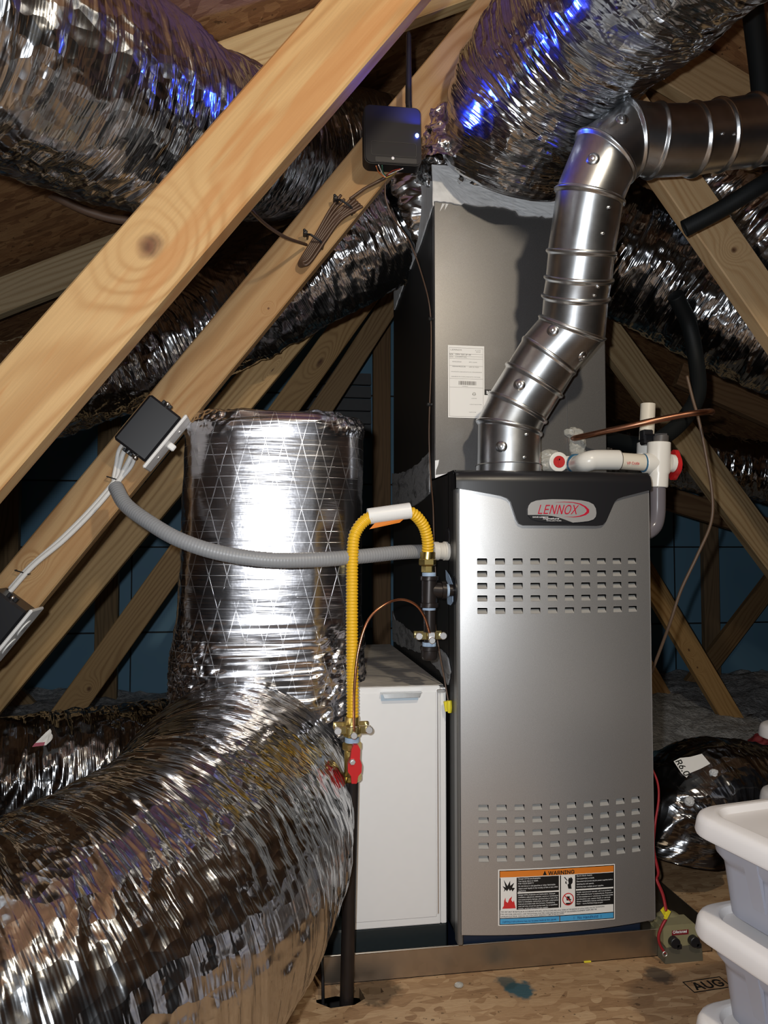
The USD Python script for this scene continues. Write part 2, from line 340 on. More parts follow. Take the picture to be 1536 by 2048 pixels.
def flex_duct(pts, r, ds=.004, nt=300, seed=0, lump=.010, crease=.006, fine=.0028, sag=0.0, squash=1.0, rfun=None):
    """A foil-jacketed flexible duct: creases run round it. Returns (mesh, uv in metres)."""
    c = spline(pts, ds); t, u, w = frames(c); s = np.r_[0, np.cumsum(np.linalg.norm(np.diff(c, axis=0), axis=1))]
    a = np.linspace(0, 2*np.pi, nt+1); S, A = np.meshgrid(s, a, indexing='ij'); ca, sa = np.cos(A), np.sin(A)
    tilt = S+.025*np.sin(A+seed)+.015*np.sin(2*A+1.3*seed)
    L = fbm(np.stack([S*6, ca*1.3+5, sa*1.3+5], -1), 2, seed)-.5
    warp = .03*(fbm(np.stack([S*4, ca*1.6, sa*1.6], -1), 2, seed+9)-.5)
    C1 = 1-np.abs(2*noise(np.stack([(tilt+warp)*48, ca*1.1+9, sa*1.1+9], -1), seed+3)-1)
    C2 = 1-np.abs(2*noise(np.stack([(tilt+warp*1.5)*105, ca*2.0+3, sa*2.0+3], -1), seed+5)-1)
    brk = fbm(np.stack([S*8, ca*2.5, sa*2.5], -1), 2, seed+7)
    brk = np.clip((brk-.35)*3, 0, 1)
    Q = np.stack([S*1.0, ca*r, sa*r], -1); C3 = 1-np.abs(2*fbm(Q*34+warp[..., None]*60, 2, seed+11)-1)-.6
    R = (np.full_like(s, r) if rfun is None else r*rfun(s/s[-1]))[:, None]
    disp = lump*2*L + crease*(C1**2-.5)*(.35+brk) + fine*(C2**2-.5)*(.6+.8*(1-brk)) + .0042*C3*np.clip(1.15-brk, 0, 1)
    rad = R+disp
    v = c[:, None]+rad[..., None]*(ca[..., None]*u[:, None]+squash*sa[..., None]*w[:, None])
    return tm(v.reshape(-1, 3), grid_faces(len(s), nt+1, False)), np.stack([S, A*r], -1).reshape(-1, 2)
def crumple(mesh, amp, scale, seed=0, octaves=4):
    v = np.array(mesh.vertices); n = np.array(mesh.vertex_normals)
    d = 1-np.abs(2*fbm(v*scale+7, octaves, seed)-1)
    d2 = 1-np.abs(2*noise(v*scale*2.3+3, seed+5)-1)
    return tm(v+n*(amp*(d+.5*d2-.9))[:, None], mesh.faces)

WOODS = {}
def beam(name, label, y, p0, p1, e0, e1, light=(.62, .42, .22), dark=(.40, .21, .075), freq=60, heart=0.0, knots=(), width=.089, thick=.038, cat_='timber'):
    """A sawn board of one truss plane: its front face on plane y, its upper edge along the sight lines p0 -> p1, run on by e0 and e1 metres."""
    a, b = P(*p0, y), P(*p1, y); d = (b-a)/np.linalg.norm(b-a); a, b = a-d*e0, b+d*e1
    n = np.cross(d, [0, 1.0, 0]); n /= np.linalg.norm(n)
    if n[2] > 0: n = -n
    L = np.linalg.norm(b-a); base = a+n*width/2
    X, Y = d, -n; Z = np.cross(X, Y)
    M = np.eye(4); M[:3, 0], M[:3, 1], M[:3, 2], M[:3, 3] = X, Y, Z, base
    lo, hi = (-thick, 0) if Z[1] < 0 else (0, thick)
    kk = [(float((P(u, v, y)-base) @ X), float((P(u, v, y)-base) @ Y), kl, kw) for u, v, kl, kw in knots]
    seed = 1.7+1.37*len(WOODS); mat = wood(f'pine_{len(WOODS)}', light, dark, freq, kk, heart, seed); WOODS[len(WOODS)] = mat
    return solo(name, label, cat_, bx((0, -width/2, lo), (L, width/2, hi), .0025), mat, False, M=M, local=True)

# ------------------------------------------------------------------ the attic: floor, roof deck, far wall
def structure(name, mesh, mat, smooth=False, parent=None):
    m = usdkit.mesh(stage, numbered('/World/'+name if parent is None else parent+'/'+name), mesh, mat, smooth)
    if parent is None: m.GetPrim().SetCustomDataByKey('kind', 'structure')
    return str(m.GetPath())
GP = Pz(690, 1998, 0.0)                                     # where the gas riser goes through the floor
fl = sbox(-2.6, -6.0, 2.6, 1.15)
hole = Polygon([(GP[0]-.050, GP[1]+.035), (GP[0]-.012, GP[1]+.042), (GP[0]+.028, GP[1]+.030), (GP[0]+.034, GP[1]-.004), (GP[0]+.014, GP[1]-.019), (GP[0]-.026, GP[1]-.022), (GP[0]-.048, GP[1]-.003)])
nick = Polygon([(-.170, .004), (-.155, .012), (-.135, .008), (-.132, -.006), (-.146, -.012), (-.162, -.008)])
fm = trimesh.creation.extrude_polygon(fl.difference(hole).difference(nick), .018, engine='earcut'); fm.apply_translation((0, 0, -.018))
structure('floor', fm, OSB_FLOOR)
structure('floor', bx((-2.6, -6, -.30), (2.6, 3.0, -.26)), plain('below_floor', (.05, .045, .04), .9))
RX, RZ, RS = .195, 2.06, .47
def roof_z(x): return RZ-abs(x-RX)*RS
for s_ in (-1, 1):
    x1 = RX+s_*3.2; pts = [(RX, y, RZ+dz) for y in (-6, 3.0) for dz in (0, .014)]+[(x1, y, roof_z(x1)+dz) for y in (-6, 3.0) for dz in (0, .014)]
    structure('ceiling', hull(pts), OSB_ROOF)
wl = structure('wall_back', bx((-3.2, 2.62, -.28), (3.4, 2.66, 2.2)), BLUE_WALL)
for z_ in (1.085, 1.55, .34, .76):
    structure('seam', bx((-3.2, 2.6165, z_-.004), (3.4, 2.6225, z_+.004)), SEAM, parent=wl)
for x_ in (-.98, .62, 1.9):
    structure('seam', bx((x_-.003, 2.6165, -.28), (x_+.003, 2.6225, 2.0)), SEAM, parent=wl)
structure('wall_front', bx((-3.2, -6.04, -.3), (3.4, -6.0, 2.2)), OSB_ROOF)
# grey lap siding patch between the studs
sd = thing('siding_panel', 'grey lapped siding boards low on the blue far wall behind the foil tower', 'siding', P(700, 790, 2.58))
for k in range(5):
    a = P(600, 742+26*k, 2.58); b = P(742, 742+26*k, 2.58); c = P(742, 742+26*(k+1)+2, 2.58)
    part(sd, 'siding_board', hull([(a[0], 2.585, a[2]), (b[0], 2.585, a[2]), (a[0], 2.612, a[2]), (b[0], 2.612, a[2]), (a[0], 2.570, c[2]), (b[0], 2.570, c[2]), (a[0], 2.612, c[2]), (b[0], 2.612, c[2])]), GREY_SIDING, False)

# ------------------------------------------------------------------ truss timbers
Y1, Y2, Y3, Y4, Y5 = -.445, .12, .72, 1.32, 1.92
PL = dict(light=(.40, .25, .11), dark=(.26, .12, .036))
beam('truss_timber', 'big pale foreground timber with a dark round knot, crossing the upper left', Y1, (0, 725), (640, 0), .25, .35, freq=26, heart=.7, knots=[(300, 492, .040, .030)], **PL)
beam('truss_timber', 'pale timber carrying the black outlet boxes, cable coil and router', Y2, (158.6, 955.5), (669, 340), .45, .50, freq=45, heart=.3, knots=[(537, 617, .006, .005), (65, 1135, .012, .010)], light=(.40, .25, .115), dark=(.26, .125, .042))
beam('truss_timber', 'brown timber directly behind the box-carrying timber, with a forked dark crack', Y3, (82, 1213), (550, 654), .6, .25, light=(.48, .31, .14), dark=(.24, .12, .04), knots=[(545, 740, .02, .004)])
beam('truss_timber', 'third dim timber in the left row, with a dark knot low down by the duct', Y4, (276, 1180), (700, 590), .9, .40, light=(.44, .275, .12), dark=(.21, .10, .035), knots=[(178, 1378, .020, .016), (640, 725, .05, .02)])
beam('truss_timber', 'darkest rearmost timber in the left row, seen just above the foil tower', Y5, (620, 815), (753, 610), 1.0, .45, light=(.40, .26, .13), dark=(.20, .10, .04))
beam('truss_timber', 'timber under the vent pipe elbow with a ringed knot, right of the furnace', Y2, (1405, 350), (1536, 539), .40, 1.35, freq=40, knots=[(1468, 500, .014, .018)], light=(.60, .41, .22), dark=(.40, .21, .08))
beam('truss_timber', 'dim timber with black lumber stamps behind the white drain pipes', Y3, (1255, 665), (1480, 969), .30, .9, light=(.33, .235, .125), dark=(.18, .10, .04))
beam('truss_timber', 'orange brown knotty timber running down to the insulation right of the furnace', 1.7, (1305, 1126), (1503, 1460), .5, .25, light=(.50, .30, .12), dark=(.26, .12, .03), knots=[(1378, 1300, .016, .012), (1395, 1335, .012, .010)])
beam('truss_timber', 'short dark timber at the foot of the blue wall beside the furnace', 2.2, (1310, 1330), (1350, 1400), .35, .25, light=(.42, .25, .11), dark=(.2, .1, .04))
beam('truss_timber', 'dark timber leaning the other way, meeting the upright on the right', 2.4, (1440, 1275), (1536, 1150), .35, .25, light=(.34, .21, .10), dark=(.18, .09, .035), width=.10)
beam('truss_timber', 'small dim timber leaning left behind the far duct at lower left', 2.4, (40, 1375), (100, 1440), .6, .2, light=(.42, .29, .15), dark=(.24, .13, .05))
for lab, u, y_, w_, z0, z1, c_ in (('dark upright stud left of the black cabinet side', 764, 2.50, .089, -.2, 2.0, (.30, .18, .09)), ('dim upright stud behind the left timbers', 216, 2.50, .105, -.2, 1.72, (.30, .20, .10)),
        ('dim upright stud at the left picture edge behind the front timber', 18, 2.50, .089, -.2, 1.6, (.30, .20, .10)), ('dim upright stud on the blue wall right of the furnace', 1421, 2.50, .089, -.2, 1.7, (.28, .19, .11))):
    c = P(u, 1000, y_); M = np.eye(4); M[:3, 0], M[:3, 1], M[:3, 2], M[:3, 3] = (0, 0, 1), (1, 0, 0), (0, 1, 0), (c[0], y_, z0)
    mt = wood(f'stud_{u}', c_, tuple(k*.5 for k in c_), 50, (), 0, u*.01)
    solo('wall_stud', lab, 'stud', bx((0, -w_/2, 0), (z1-z0, w_/2, .038), .002), mt, False, M=M, local=True)
beam('truss_chord', 'light sloping roof chord above the upper left silver duct', Y2+.042, (400, 94), (640, 10), .1, .36, light=(.58, .42, .22), dark=(.38, .22, .09), freq=80)
beam('truss_chord', 'dim grey sloping roof chord at the left edge, under the big duct', .75, (0, 553), (215, 470), .35, .30, light=(.42, .32, .19), dark=(.26, .17, .08), freq=80)
beam('truss_chord', 'brown sloping roof chord at the upper right above the vent pipe', Y2+.05, (1390, 82), (1536, 170), .24, .4, light=(.46, .31, .16), dark=(.27, .15, .06), freq=70, width=.12)
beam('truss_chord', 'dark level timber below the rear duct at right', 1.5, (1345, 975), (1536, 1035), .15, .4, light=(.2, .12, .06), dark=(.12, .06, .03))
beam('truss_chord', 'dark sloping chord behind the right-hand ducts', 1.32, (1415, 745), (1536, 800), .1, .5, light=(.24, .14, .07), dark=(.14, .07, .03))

# blown insulation on the far floor
nx, ny = 150, 110; X_, Y_ = np.meshgrid(np.linspace(-2.5, 2.58, nx), np.linspace(.78, 2.612, ny), indexing='ij')
H_ = -.055+.10*fbm(np.stack([X_*2.2, Y_*2.2, 0*X_], -1), 3, 4)+.055*fbm(np.stack([X_*17, Y_*17, 0*X_], -1), 3, 8)+.05*np.clip((Y_-1.2)/1.0, 0, 1)
H_ = np.where(Y_ < 1.12, np.minimum(H_, .012+.02*fbm(np.stack([X_*30, Y_*30, 0*X_], -1), 2, 5)), H_)
solo('insulation', 'grey white blown-in insulation heaped on the far attic floor', 'insulation', tm(np.stack([X_, Y_, H_], -1).reshape(-1, 3), grid_faces(nx, ny, False)), INSUL, True, kind='stuff')

# ------------------------------------------------------------------ furnace
W, H, ZB = .370, .900, .0757
DZ0, DZ1 = P(1110, 1858, -.01)[2], P(915, 977, 0)[2]        # silver door: bottom, and where the black cap begins at the sides
def door_y(x, z=None):
    t = np.clip(np.asarray(x)/W, 0, 1); return -.004-.076*t*(1-t)
def on_door(u, v):
    y = -.012
    for _ in range(6): p = P(u, v, y); y = float(door_y(p[0]))
    return P(u, v, y)
def dxz(u, v): p = on_door(u, v); return (p[0], p[2])
fn = thing('furnace', 'tall silver-fronted gas furnace with black cap standing in the metal pan', 'furnace', (W/2, .3, ZB))
DEP = .675
part(fn, 'cabinet', cat(bx((0, .018, ZB), (.003, DEP, H)), bx((W-.003, .018, ZB), (W, DEP, H)), bx((0, .0, H-.003), (W, DEP, H)), bx((0, DEP-.003, ZB), (W, DEP, H)), bx((0, .03, ZB), (W, DEP, ZB+.003)), bx((.0, .055, ZB), (W, .058, H))), SIDE_BLACK, False, 'black painted cabinet sides')
part(fn, 'front_post', cat(bx((0, -.001, ZB-.012), (.010, .02, H-.032), .002), bx((W-.010, .004, ZB), (W, .02, H-.032), .002)), SILVER_DARK, False)
x0d, x1d = .0055, W-.001
colx = np.linspace(dxz(964.5, 1170)[0], dxz(1265, 1170)[0], 10); vw = (colx[1]-colx[0])*.56/2
rowz = [dxz(965, v)[1] for v in (1123, 1148, 1172, 1197, 1222)]+[dxz(965, v)[1] for v in (1616, 1641, 1667, 1692, 1718)]; vh = .0108/2
holes = [rrect(x-vw, z-vh, x+vw, z+vh, .0012, 2) for x in colx for z in rowz]
door = sbox(x0d, DZ0, x1d, H-.02).difference(unary_union(holes))
dm = poly_plate(door, 0, .0016, lambda x, z: door_y(x), .02)
rim = cat(*[bx((x, float(door_y(x)), DZ0), (x+.002, .012, H-.02)) for x in (x0d, x1d-.002)], bx((x0d, -.003, DZ0), (x1d, .010, DZ0+.0015)))
part(fn, 'door_panel', cat(dm, rim), SILVER, 30, 'silver painted bowed door with rows of vent slots')
for x in colx:
    for z in rowz:
        y0 = float(door_y(x)); sl = float(door_y(x+.004)-door_y(x-.004))/.008
        q = [(x+sx*vw, y0+sl*sx*vw+dy, zz) for sx in (-1, 1) for dy, zz in ((.0014, z-vh-.0006), (.0001, z-vh+.0006), (.0085, z+vh*.45), (.0105, z+vh*.2))]
        part(fn, 'louver', hull(q), LOUVER, False)
# black cap with its drop-down badge panel
cp = [(-.002, H), (-.002, DZ1), dxz(940, 981), dxz(1000, 992), dxz(1013, 997), dxz(1019, 1004), dxz(1030, 1038), dxz(1035, 1047), dxz(1044, 1051), dxz(1190, 1052), dxz(1202, 1050), dxz(1209, 1043), dxz(1226, 1004), dxz(1232, 998), dxz(1243, 994), dxz(1290, 982), (W+.001, DZ1+.001), (W+.001, H)]
R0 = .022
def cap_fn(x, z):
    e = np.clip((z-(H-R0))/R0, 0, 1); return door_y(x)-.007+R0*(1-np.sqrt(np.clip(1-e*e, 0, 1)))
cm = poly_plate(Polygon(cp), 0, .008, cap_fn, .008)
part(fn, 'cap', cat(cm, bx((-.002, -.008, DZ1-.001), (.003, .03, H-.006)), bx((W-.002, -.006, DZ1), (W+.001, .03, H-.006)), bx((-.001, .010, H-.003), (W, .06, H+.001))), BLACK, 35, 'black moulded cap above the door')
def bxz(cx, cy): return dxz(1030+cx/8.533, 980+cy/8.533)
cfn = lambda off: (lambda x, z: door_y(x)-.007-off)
def badge_poly(pts): return Polygon([bxz(*p) for p in pts]).buffer(.0004).buffer(-.0004)
OUT = [(188, 430), (184, 330), (200, 270), (240, 220), (330, 185), (450, 170), (600, 163), (900, 168), (1100, 183), (1220, 208), (1300, 250), (1340, 320), (1350, 400), (1338, 460), (1300, 505), (1220, 532), (1100, 548), (950, 560), (700, 553), (500, 545), (350, 525), (250, 492)]
SIL = OUT[:17]+[(950, 560), (870, 530), (800, 503), (700, 470), (600, 447), (500, 436), (400, 431)]
bd = part(fn, 'badge', poly_plate(badge_poly(OUT), 0, .0025, cfn(.0025), .01), BLACK, 30, 'oval brand badge')
part(bd, 'badge_face', poly_plate(badge_poly(SIL), 0, .0008, cfn(.0031), .01), BADGE, 30)
sw_o = [(640, 217), (800, 205), (950, 212), (1080, 238), (1170, 285), (1225, 340), (1222, 390), (1170, 430), (1080, 458), (960, 470), (800, 460), (960, 459), (1060, 443), (1135, 415), (1178, 375), (1180, 340), (1140, 295), (1060, 250), (950, 224), (800, 214)]
part(bd, 'swoosh', poly_plate(badge_poly(sw_o), 0, .0005, cfn(.0036), .01), LOGO_RED, False)
lx, lz = bxz(352, 412); lw = bxz(1010, 412)[0]-lx; lh = bxz(400, 258)[1]-lz
part(bd, 'lettering', text_xz('LENNOX', lx, lz, lh, lw, .0005, False, .30, -.0037, cfn(0)), LOGO_RED, False)
sx_, sz_ = bxz(270, 475); part(bd, 'small_print', cat(text_xz('DAVE LENNOX', sx_, sz_, .0021, bxz(535, 470)[0]-sx_, .0003, True, 0, -.0028, cfn(0)), text_xz('Signature', bxz(440, 500)[0], bxz(440, 505)[1], .0034, .030, .0003, False, .3, -.0028, cfn(0)), text_xz('COLLECTION', bxz(505, 530)[0], bxz(505, 535)[1], .0020, .027, .0003, False, 0, -.0028, cfn(0))), WHITE_INK, False)
# warning label
def wxz(cx, cy): return dxz(980+cx/5.689, 1720+cy/5.689)
def quad(c, off, t=.0003, mat=None, r=.0):
    pg = Polygon([wxz(*p) for p in c]); pg = pg.buffer(-r).buffer(r) if r else pg
    return poly_plate(pg, 0, t, lambda x, z: door_y(x)-off, .012)
def wl_y(cx, f, top=(128, 62), bot=(742, 668)):             # label's own rows: f from 0 (top) to 1 (bottom), cx in its frame
    k = max(0.0, (cx-110)/(1400-110)); t = top[0]+(top[1]-top[0])*k**1.25; b = bot[0]+(bot[1]-bot[0])*k**1.25-12; return t+(b-t)*f
def wl(x0, x1, f0, f1, n=6): xs = np.linspace(x0, x1, n); return [(x, wl_y(x, f0)) for x in xs]+[(x, wl_y(x, f1)) for x in xs[::-1]]
lab = part(fn, 'warning_label', quad([(x, wl_y(x, -.03)) for x in np.linspace(92, 1420, 7)]+[(x, wl_y(x, 1.03)) for x in np.linspace(1420, 92, 7)], .0004, .0003, r=.0012), PAPER, False, 'white, orange and blue warning label low on the door')
part(lab, 'header_band', quad(wl(112, 1404, .0, .115), .0007), ORANGE_INK, False)
part(lab, 'border', cat(quad(wl(106, 1408, -.012, .0), .0006), quad(wl(106, 1408, 1.0, 1.012), .0006), quad(wl(106, 113, -.012, 1.012), .0006), quad(wl(1402, 1409, -.012, 1.012), .0006), quad(wl(106, 1408, .885, .897), .0008), quad(wl(788, 796, .89, 1.0), .0008)), INK, False)
part(lab, 'text_panel', cat(quad(wl(312, 782, .13, .405), .0007), quad(wl(975, 1404, .13, .405), .0007), quad(wl(312, 782, .435, .735), .0007), quad(wl(975, 1404, .435, .735), .0007), quad(wl(112, 118, .13, .735), .0007), quad(wl(302, 313, .13, .735), .0007), quad(wl(796, 806, .13, .735), .0007), quad(wl(968, 976, .13, .735), .0007)), INK, False)
part(lab, 'footer_band', cat(quad(wl(114, 786, .90, .998), .0007), quad(wl(798, 1402, .90, .998), .0007)), BLUE_INK, False)
def wtext(s, cx, f, h, cx1=None, bold=False, off=.0011):
    x, z = wxz(cx, wl_y(cx, f)); sl = None
    w = None if cx1 is None else wxz(cx1, wl_y(cx1, f))[0]-x
    m = text_xz(s, 0, 0, h, w, .0002, bold); v = m.vertices.copy(); v[:, 0] += x; v[:, 2] += z
    xe = x+(v[:, 0].max()-x); ze = wxz(cx1 or cx+200, wl_y(cx1 or cx+200, f))[1]; k = (ze-z)/max(1e-6, (wxz(cx1 or cx+200, wl_y(cx1 or cx+200, f))[0]-x))
    v[:, 2] += k*(v[:, 0]-x); v[:, 1] = v[:, 1]+door_y(v[:, 0])-off; return tm(v, m.faces)
tri = [(600, .105), (622, .02), (644, .105)]
part(lab, 'header_text', cat(wtext('WARNING', 660, .103, .0062, 958, True), quad([(x, wl_y(x, f)) for x, f in tri], .0009)), INK, False)
wl_lines = []
for cx, x1s, f0, df, h, lines in ((320, 775, .165, .0455, .0024, [('Danger Of Fire and Explosion.', 575), ('Can cause injury or death.', 548), ('FOR YOUR SAFETY', 495), ('Do not store or use gasoline or other flammable', 740), ('vapors and liquids in the vicinity of this or any other', 770), ('appliance.', 408)]),
        (320, 775, .470, .0425, .0022, [('Danger Of Fire, Explosion and Asphyxiation. Improper', 740), ('installation, adjustment, alteration, service or maintenance', 772), ('can cause property damage, personal injury or loss of life.', 770), ("Refer to installation instructions and user's information", 772), ('manual provided with this furnace. Installation', 735), ('and service must be performed by a qualified', 765), ('installer, service agency or the gas supplier.', 660)]),
        (982, 1395, .165, .052, .0023, [('Electric Shock Hazard.', 1160), ('Can cause injury or death.', 1185), ('Disconnect all remote electric power supplies before', 1392), ('opening any unit panels.', 1180), ('Unit may have multiple power supplies.', 1290)]),
        (982, 1395, .475, .044, .0022, [("Install, operate and maintain unit in accordance", 1375), ("with manufacturer's instructions. Exposure", 1396), ('to fuel substances or substances from incomplete', 1396), ('combustion can cause death or serious', 1365), ('illness. WARNING: Cancer and Reproductive', 1362), ('Harm - www.P65Warnings.ca.gov', 1280)])):
    for k, (s_, x1) in enumerate(lines): wl_lines.append(wtext(s_, cx, f0+df*k, h, x1))
part(lab, 'white_text', cat(*wl_lines), WHITE_INK, False)
part(lab, 'black_text', cat(wtext('THIS UNIT MUST BE INSTALLED IN ACCORDANCE WITH MFG. INSTRUCTIONS AND LOCAL CODES. IN THE ABSENCE OF LOCAL CODES, FOLLOW THE NATIONAL', 120, .775, .0021, 1300), wtext('FUEL GAS CODE, ANSI Z223.1, AND THE NATIONAL ELECTRIC CODE AND INSTALLATION OF GAS BURNING EQUIPMENT CODES AND THE', 120, .820, .0021, 1210), wtext('CANADIAN ELECTRICAL CODE CSA C22.1 FOR LATEST VERSION AT TIME OF INSTALLATION.', 120, .865, .0021, 840)), INK, False)
part(lab, 'footer_text', cat(wtext('Lighting instructions may be located behind this panel.', 140, .965, .0025, 755), wtext('!', 950, .975, .0046), wtext('No Handhold', 995, .970, .0044, 1225), wtext('!', 1258, .975, .0046)), NAVY_INK, False)
def ic(cx0, cx1, f0, f1, pts): return quad([(cx0+(cx1-cx0)*a, wl_y(cx0+(cx1-cx0)*a, f0+(f1-f0)*b)) for a, b in pts], .0009)
part(lab, 'explosion_symbol', ic(120, 300, .13, .40, [(.2, .95), (.25, .78), (.12, .55), (.32, .66), (.2, .12), (.43, .56), (.6, .2), (.60, .55), (.85, .35), (.72, .68), (.9, .72), (.74, .95), (.68, .80), (.58, .9), (.5, .74), (.4, .92), (.32, .8)]), INK, False)
part(lab, 'flame_symbol', ic(120, 300, .435, .735, [(.1, .9), (.2, .72), (.22, .42), (.3, .22), (.32, .45), (.45, .55), (.55, .30), (.72, .15), (.66, .38), (.78, .52), (.84, .4), (.88, .62), (.95, .9)]), RED_INK, False)
part(lab, 'hand_symbol', cat(ic(806, 968, .13, .405, [(.5, .35), (.56, .18), (.66, .22), (.68, .14), (.76, .2), (.82, .3), (.8, .55), (.7, .66), (.74, .95), (.52, .93), (.46, .66), (.55, .58)]), ic(806, 968, .13, .405, [(.2, .12), (.42, .38), (.46, .36), (.28, .12)]), ic(806, 968, .13, .405, [(.32, .40), (.3, .55), (.44, .62), (.38, .52), (.38, .44)])), INK, False)
cx_, cz_ = wxz(887, wl_y(887, .585)); circ = np.array([(math.cos(a), math.sin(a)) for a in np.linspace(0, 2*np.pi, 40, endpoint=False)])
ringp = Polygon(circ*.0107+(cx_, cz_)).difference(Polygon(circ*.0092+(cx_, cz_))); slash = affinity.rotate(sbox(cx_-.0100, cz_-.0007, cx_+.0100, cz_+.0007), -45)
part(lab, 'no_fire_symbol', poly_plate(unary_union([ringp, slash]), 0, .0003, lambda x, z: door_y(x)-.0011, .012), RED_INK, False)
part(lab, 'can_symbol', cat(ic(806, 968, .435, .735, [(.38, .45), (.42, .32), (.52, .34), (.6, .32), (.62, .5), (.72, .52), (.7, .58), (.4, .58)]), ic(806, 968, .435, .735, [(.34, .74), (.72, .74), (.72, .84), (.34, .84)])), INK, False)

# ------------------------------------------------------------------ coil cabinet on top of the furnace
CT = P(990, 352, .178)[2]; CY = .178
cc = thing('coil_cabinet', 'tall dark grey sheet metal coil cabinet standing on the furnace', 'coil cabinet', (W/2, .42, H))
x1c = P(1212.5, 800, CY)[0]
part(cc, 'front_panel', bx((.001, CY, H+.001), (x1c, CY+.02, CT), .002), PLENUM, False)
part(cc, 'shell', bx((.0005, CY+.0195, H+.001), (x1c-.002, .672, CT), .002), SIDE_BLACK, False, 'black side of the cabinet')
sa, sb = P(1134, 800, CY), P(1134, 905, CY); part(cc, 'panel_seam', bx((sa[0], CY-.002, H+.002), (sa[0]+.003, CY+.002, P(1134, 745, CY)[2])), PLENUM, False)
la, lb = P(895.5, 690, CY), P(969, 837, CY)
cl = part(cc, 'data_label', bx((la[0], CY-.0008, lb[2]), (lb[0], CY+.001, la[2])), PAPER, False, 'white printed data label with a barcode')
def lbx(u, v): return la[0]+(lb[0]-la[0])*(u-175)/(995-175), la[2]+(lb[2]-la[2])*(v-220)/(1900-220)
def lrect(u0, v0, u1, v1): a, b = lbx(u0, v0), lbx(u1, v1); return bx((a[0], CY-.0013, b[1]), (b[0], CY-.0005, a[1]))
def ltext(s, u, v, h, u1, bold=False): a = lbx(u, v); return text_xz(s, a[0], a[1], h, lbx(u1, v)[0]-a[0], .0003, bold, 0, CY-.0009)
part(cl, 'rule', cat(*[lrect(205, v, 968, v+6) for v in (275, 410, 468, 524, 690, 990, 1192, 1862)], lrect(205, 275, 211, 1868), lrect(962, 275, 968, 1868)), PAPER_M, False)
part(cl, 'print', cat(ltext('LENNOX', 235, 340, .0026, 490), ltext('R-410A', 795, 332, .0014, 918), ltext('INDOOR', 805, 368, .0014, 910), ltext('M/N', 215, 445, .0022, 290, True), ltext('CX34-36A-6F-02', 340, 446, .0026, 690, True), ltext('S/N', 215, 502, .0020, 290), ltext('1220F09481', 340, 502, .0020, 600), ltext('REFRIGERANT', 275, 612, .0016, 485), ltext('HFC 410A', 650, 612, .0016, 830),
    ltext('DESIGN PRESSURE', 275, 725, .0018, 570), ltext('450 LB. PSIG', 650, 725, .0018, 870), ltext('THIS DEVICE COMPLIES WITH ALL REQUIREMENTS', 240, 842, .0013, 940), ltext('ASSEMBLED IN COMPLIANCE WITH THE CODE', 245, 955, .0013, 900), ltext('1220F09481', 490, 1172, .0010, 620), ltext('INTERTEK', 700, 1450, .0011, 820), ltext('LENNOX INDUSTRIES', 660, 1590, .0011, 930), ltext('MADE IN USA', 650, 1768, .0011, 800)), PAPER_D, False)
rng = random.Random(4); bars = []; u = 415
while u < 812: w_ = rng.choice((4, 6, 10, 15)); bars.append(lrect(u, 1048, min(u+w_, 815), 1135)); u += w_+rng.choice((4, 7, 12))
part(cl, 'barcode', cat(*bars), PAPER_D, False)
e0 = lbx(762, 1340); eo = Polygon(circ*.0034+e0).difference(Polygon(circ*.0028+e0))
part(cl, 'approval_mark', cat(poly_plate(eo, CY-.0013, CY-.0006), ltext('ETL', 722, 1362, .0024, 800, True)), PAPER_D, False)
ma, mb = P(969, 779, CY), P(1000, 791, CY); mk = part(cc, 'black_sticker', bx((ma[0], CY-.0006, mb[2]), (mb[0], CY+.001, ma[2])), INK, False); part(mk, 'print', text_xz('N', ma[0]+.004, mb[2]+.0025, .006, .007, .0004, True, 0, CY-.0007), WHITE_INK, False)
part(cc, 'sticker_paper', bx((ma[0]-.001, CY-.0004, P(969, 822, CY)[2]), (mb[0], CY+.001, mb[2])), PAPER, False)
# brushed mastic bands
r_ = np.random.RandomState(3)
def ragged(xs, zs, amp, seed): return [(x, z+amp*(fbm(np.array([[x*60, seed, 0.]]), 3, seed)[0]-.5)*2) for x, z in zip(xs, zs)]
xs = np.linspace(0, P(1130, 420, CY)[0], 40); z0 = [P(868+6.4*k, 405+26*(k/40)**1.2+(8 if k > 24 else 0), CY)[2] for k in range(40)]
band = Polygon(ragged(xs, z0, .006, 2)+[(xs[-1], CT+.012), (-.004, CT+.012)])
part(cc, 'mastic_band', cat(poly_plate(band, CY-.0035, CY+.001, lambda x, z: -.002*fbm(np.stack([x*90, z*300, x*0], -1), 2, 2), .008), *[hull([(a[0], CY-.002, a[1]), (a[0]+.006, CY-.002, a[1]), (b[0], CY-.001, b[1]), (a[0], CY, a[1]), (a[0]+.006, CY, a[1])]) for a, b in ((P(884, 408, CY)[[0, 2]], P(879, 424, CY)[[0, 2]]), (P(891, 408, CY)[[0, 2]], P(889, 421, CY)[[0, 2]]))]), MASTIC, 40, 'pale grey brushed sealant along the top edge')
def side_patch(px, x, name, mat, amp=.004, off=.003):       # a smear on the cabinets' left side, outlined by pixels on plane x
    pts = [Px(u, v, x) for u, v in px]; pg = Polygon([(p[1], p[2]) for p in pts]).buffer(0).segmentize(.01)
    pg = Polygon([(a+amp*(fbm(np.array([[a*50, b*50, 1.]]), 3, 6)[0]-.5)*2, b+amp*(fbm(np.array([[a*50, b*50, 9.]]), 3, 7)[0]-.5)*2) for a, b in pg.exterior.coords]).buffer(0)
    m = poly_plate(pg, 0, off); v = m.vertices.copy(); m = tm(np.stack([x-off+v[:, 1], v[:, 0], v[:, 2]], 1), m.faces)
    return m
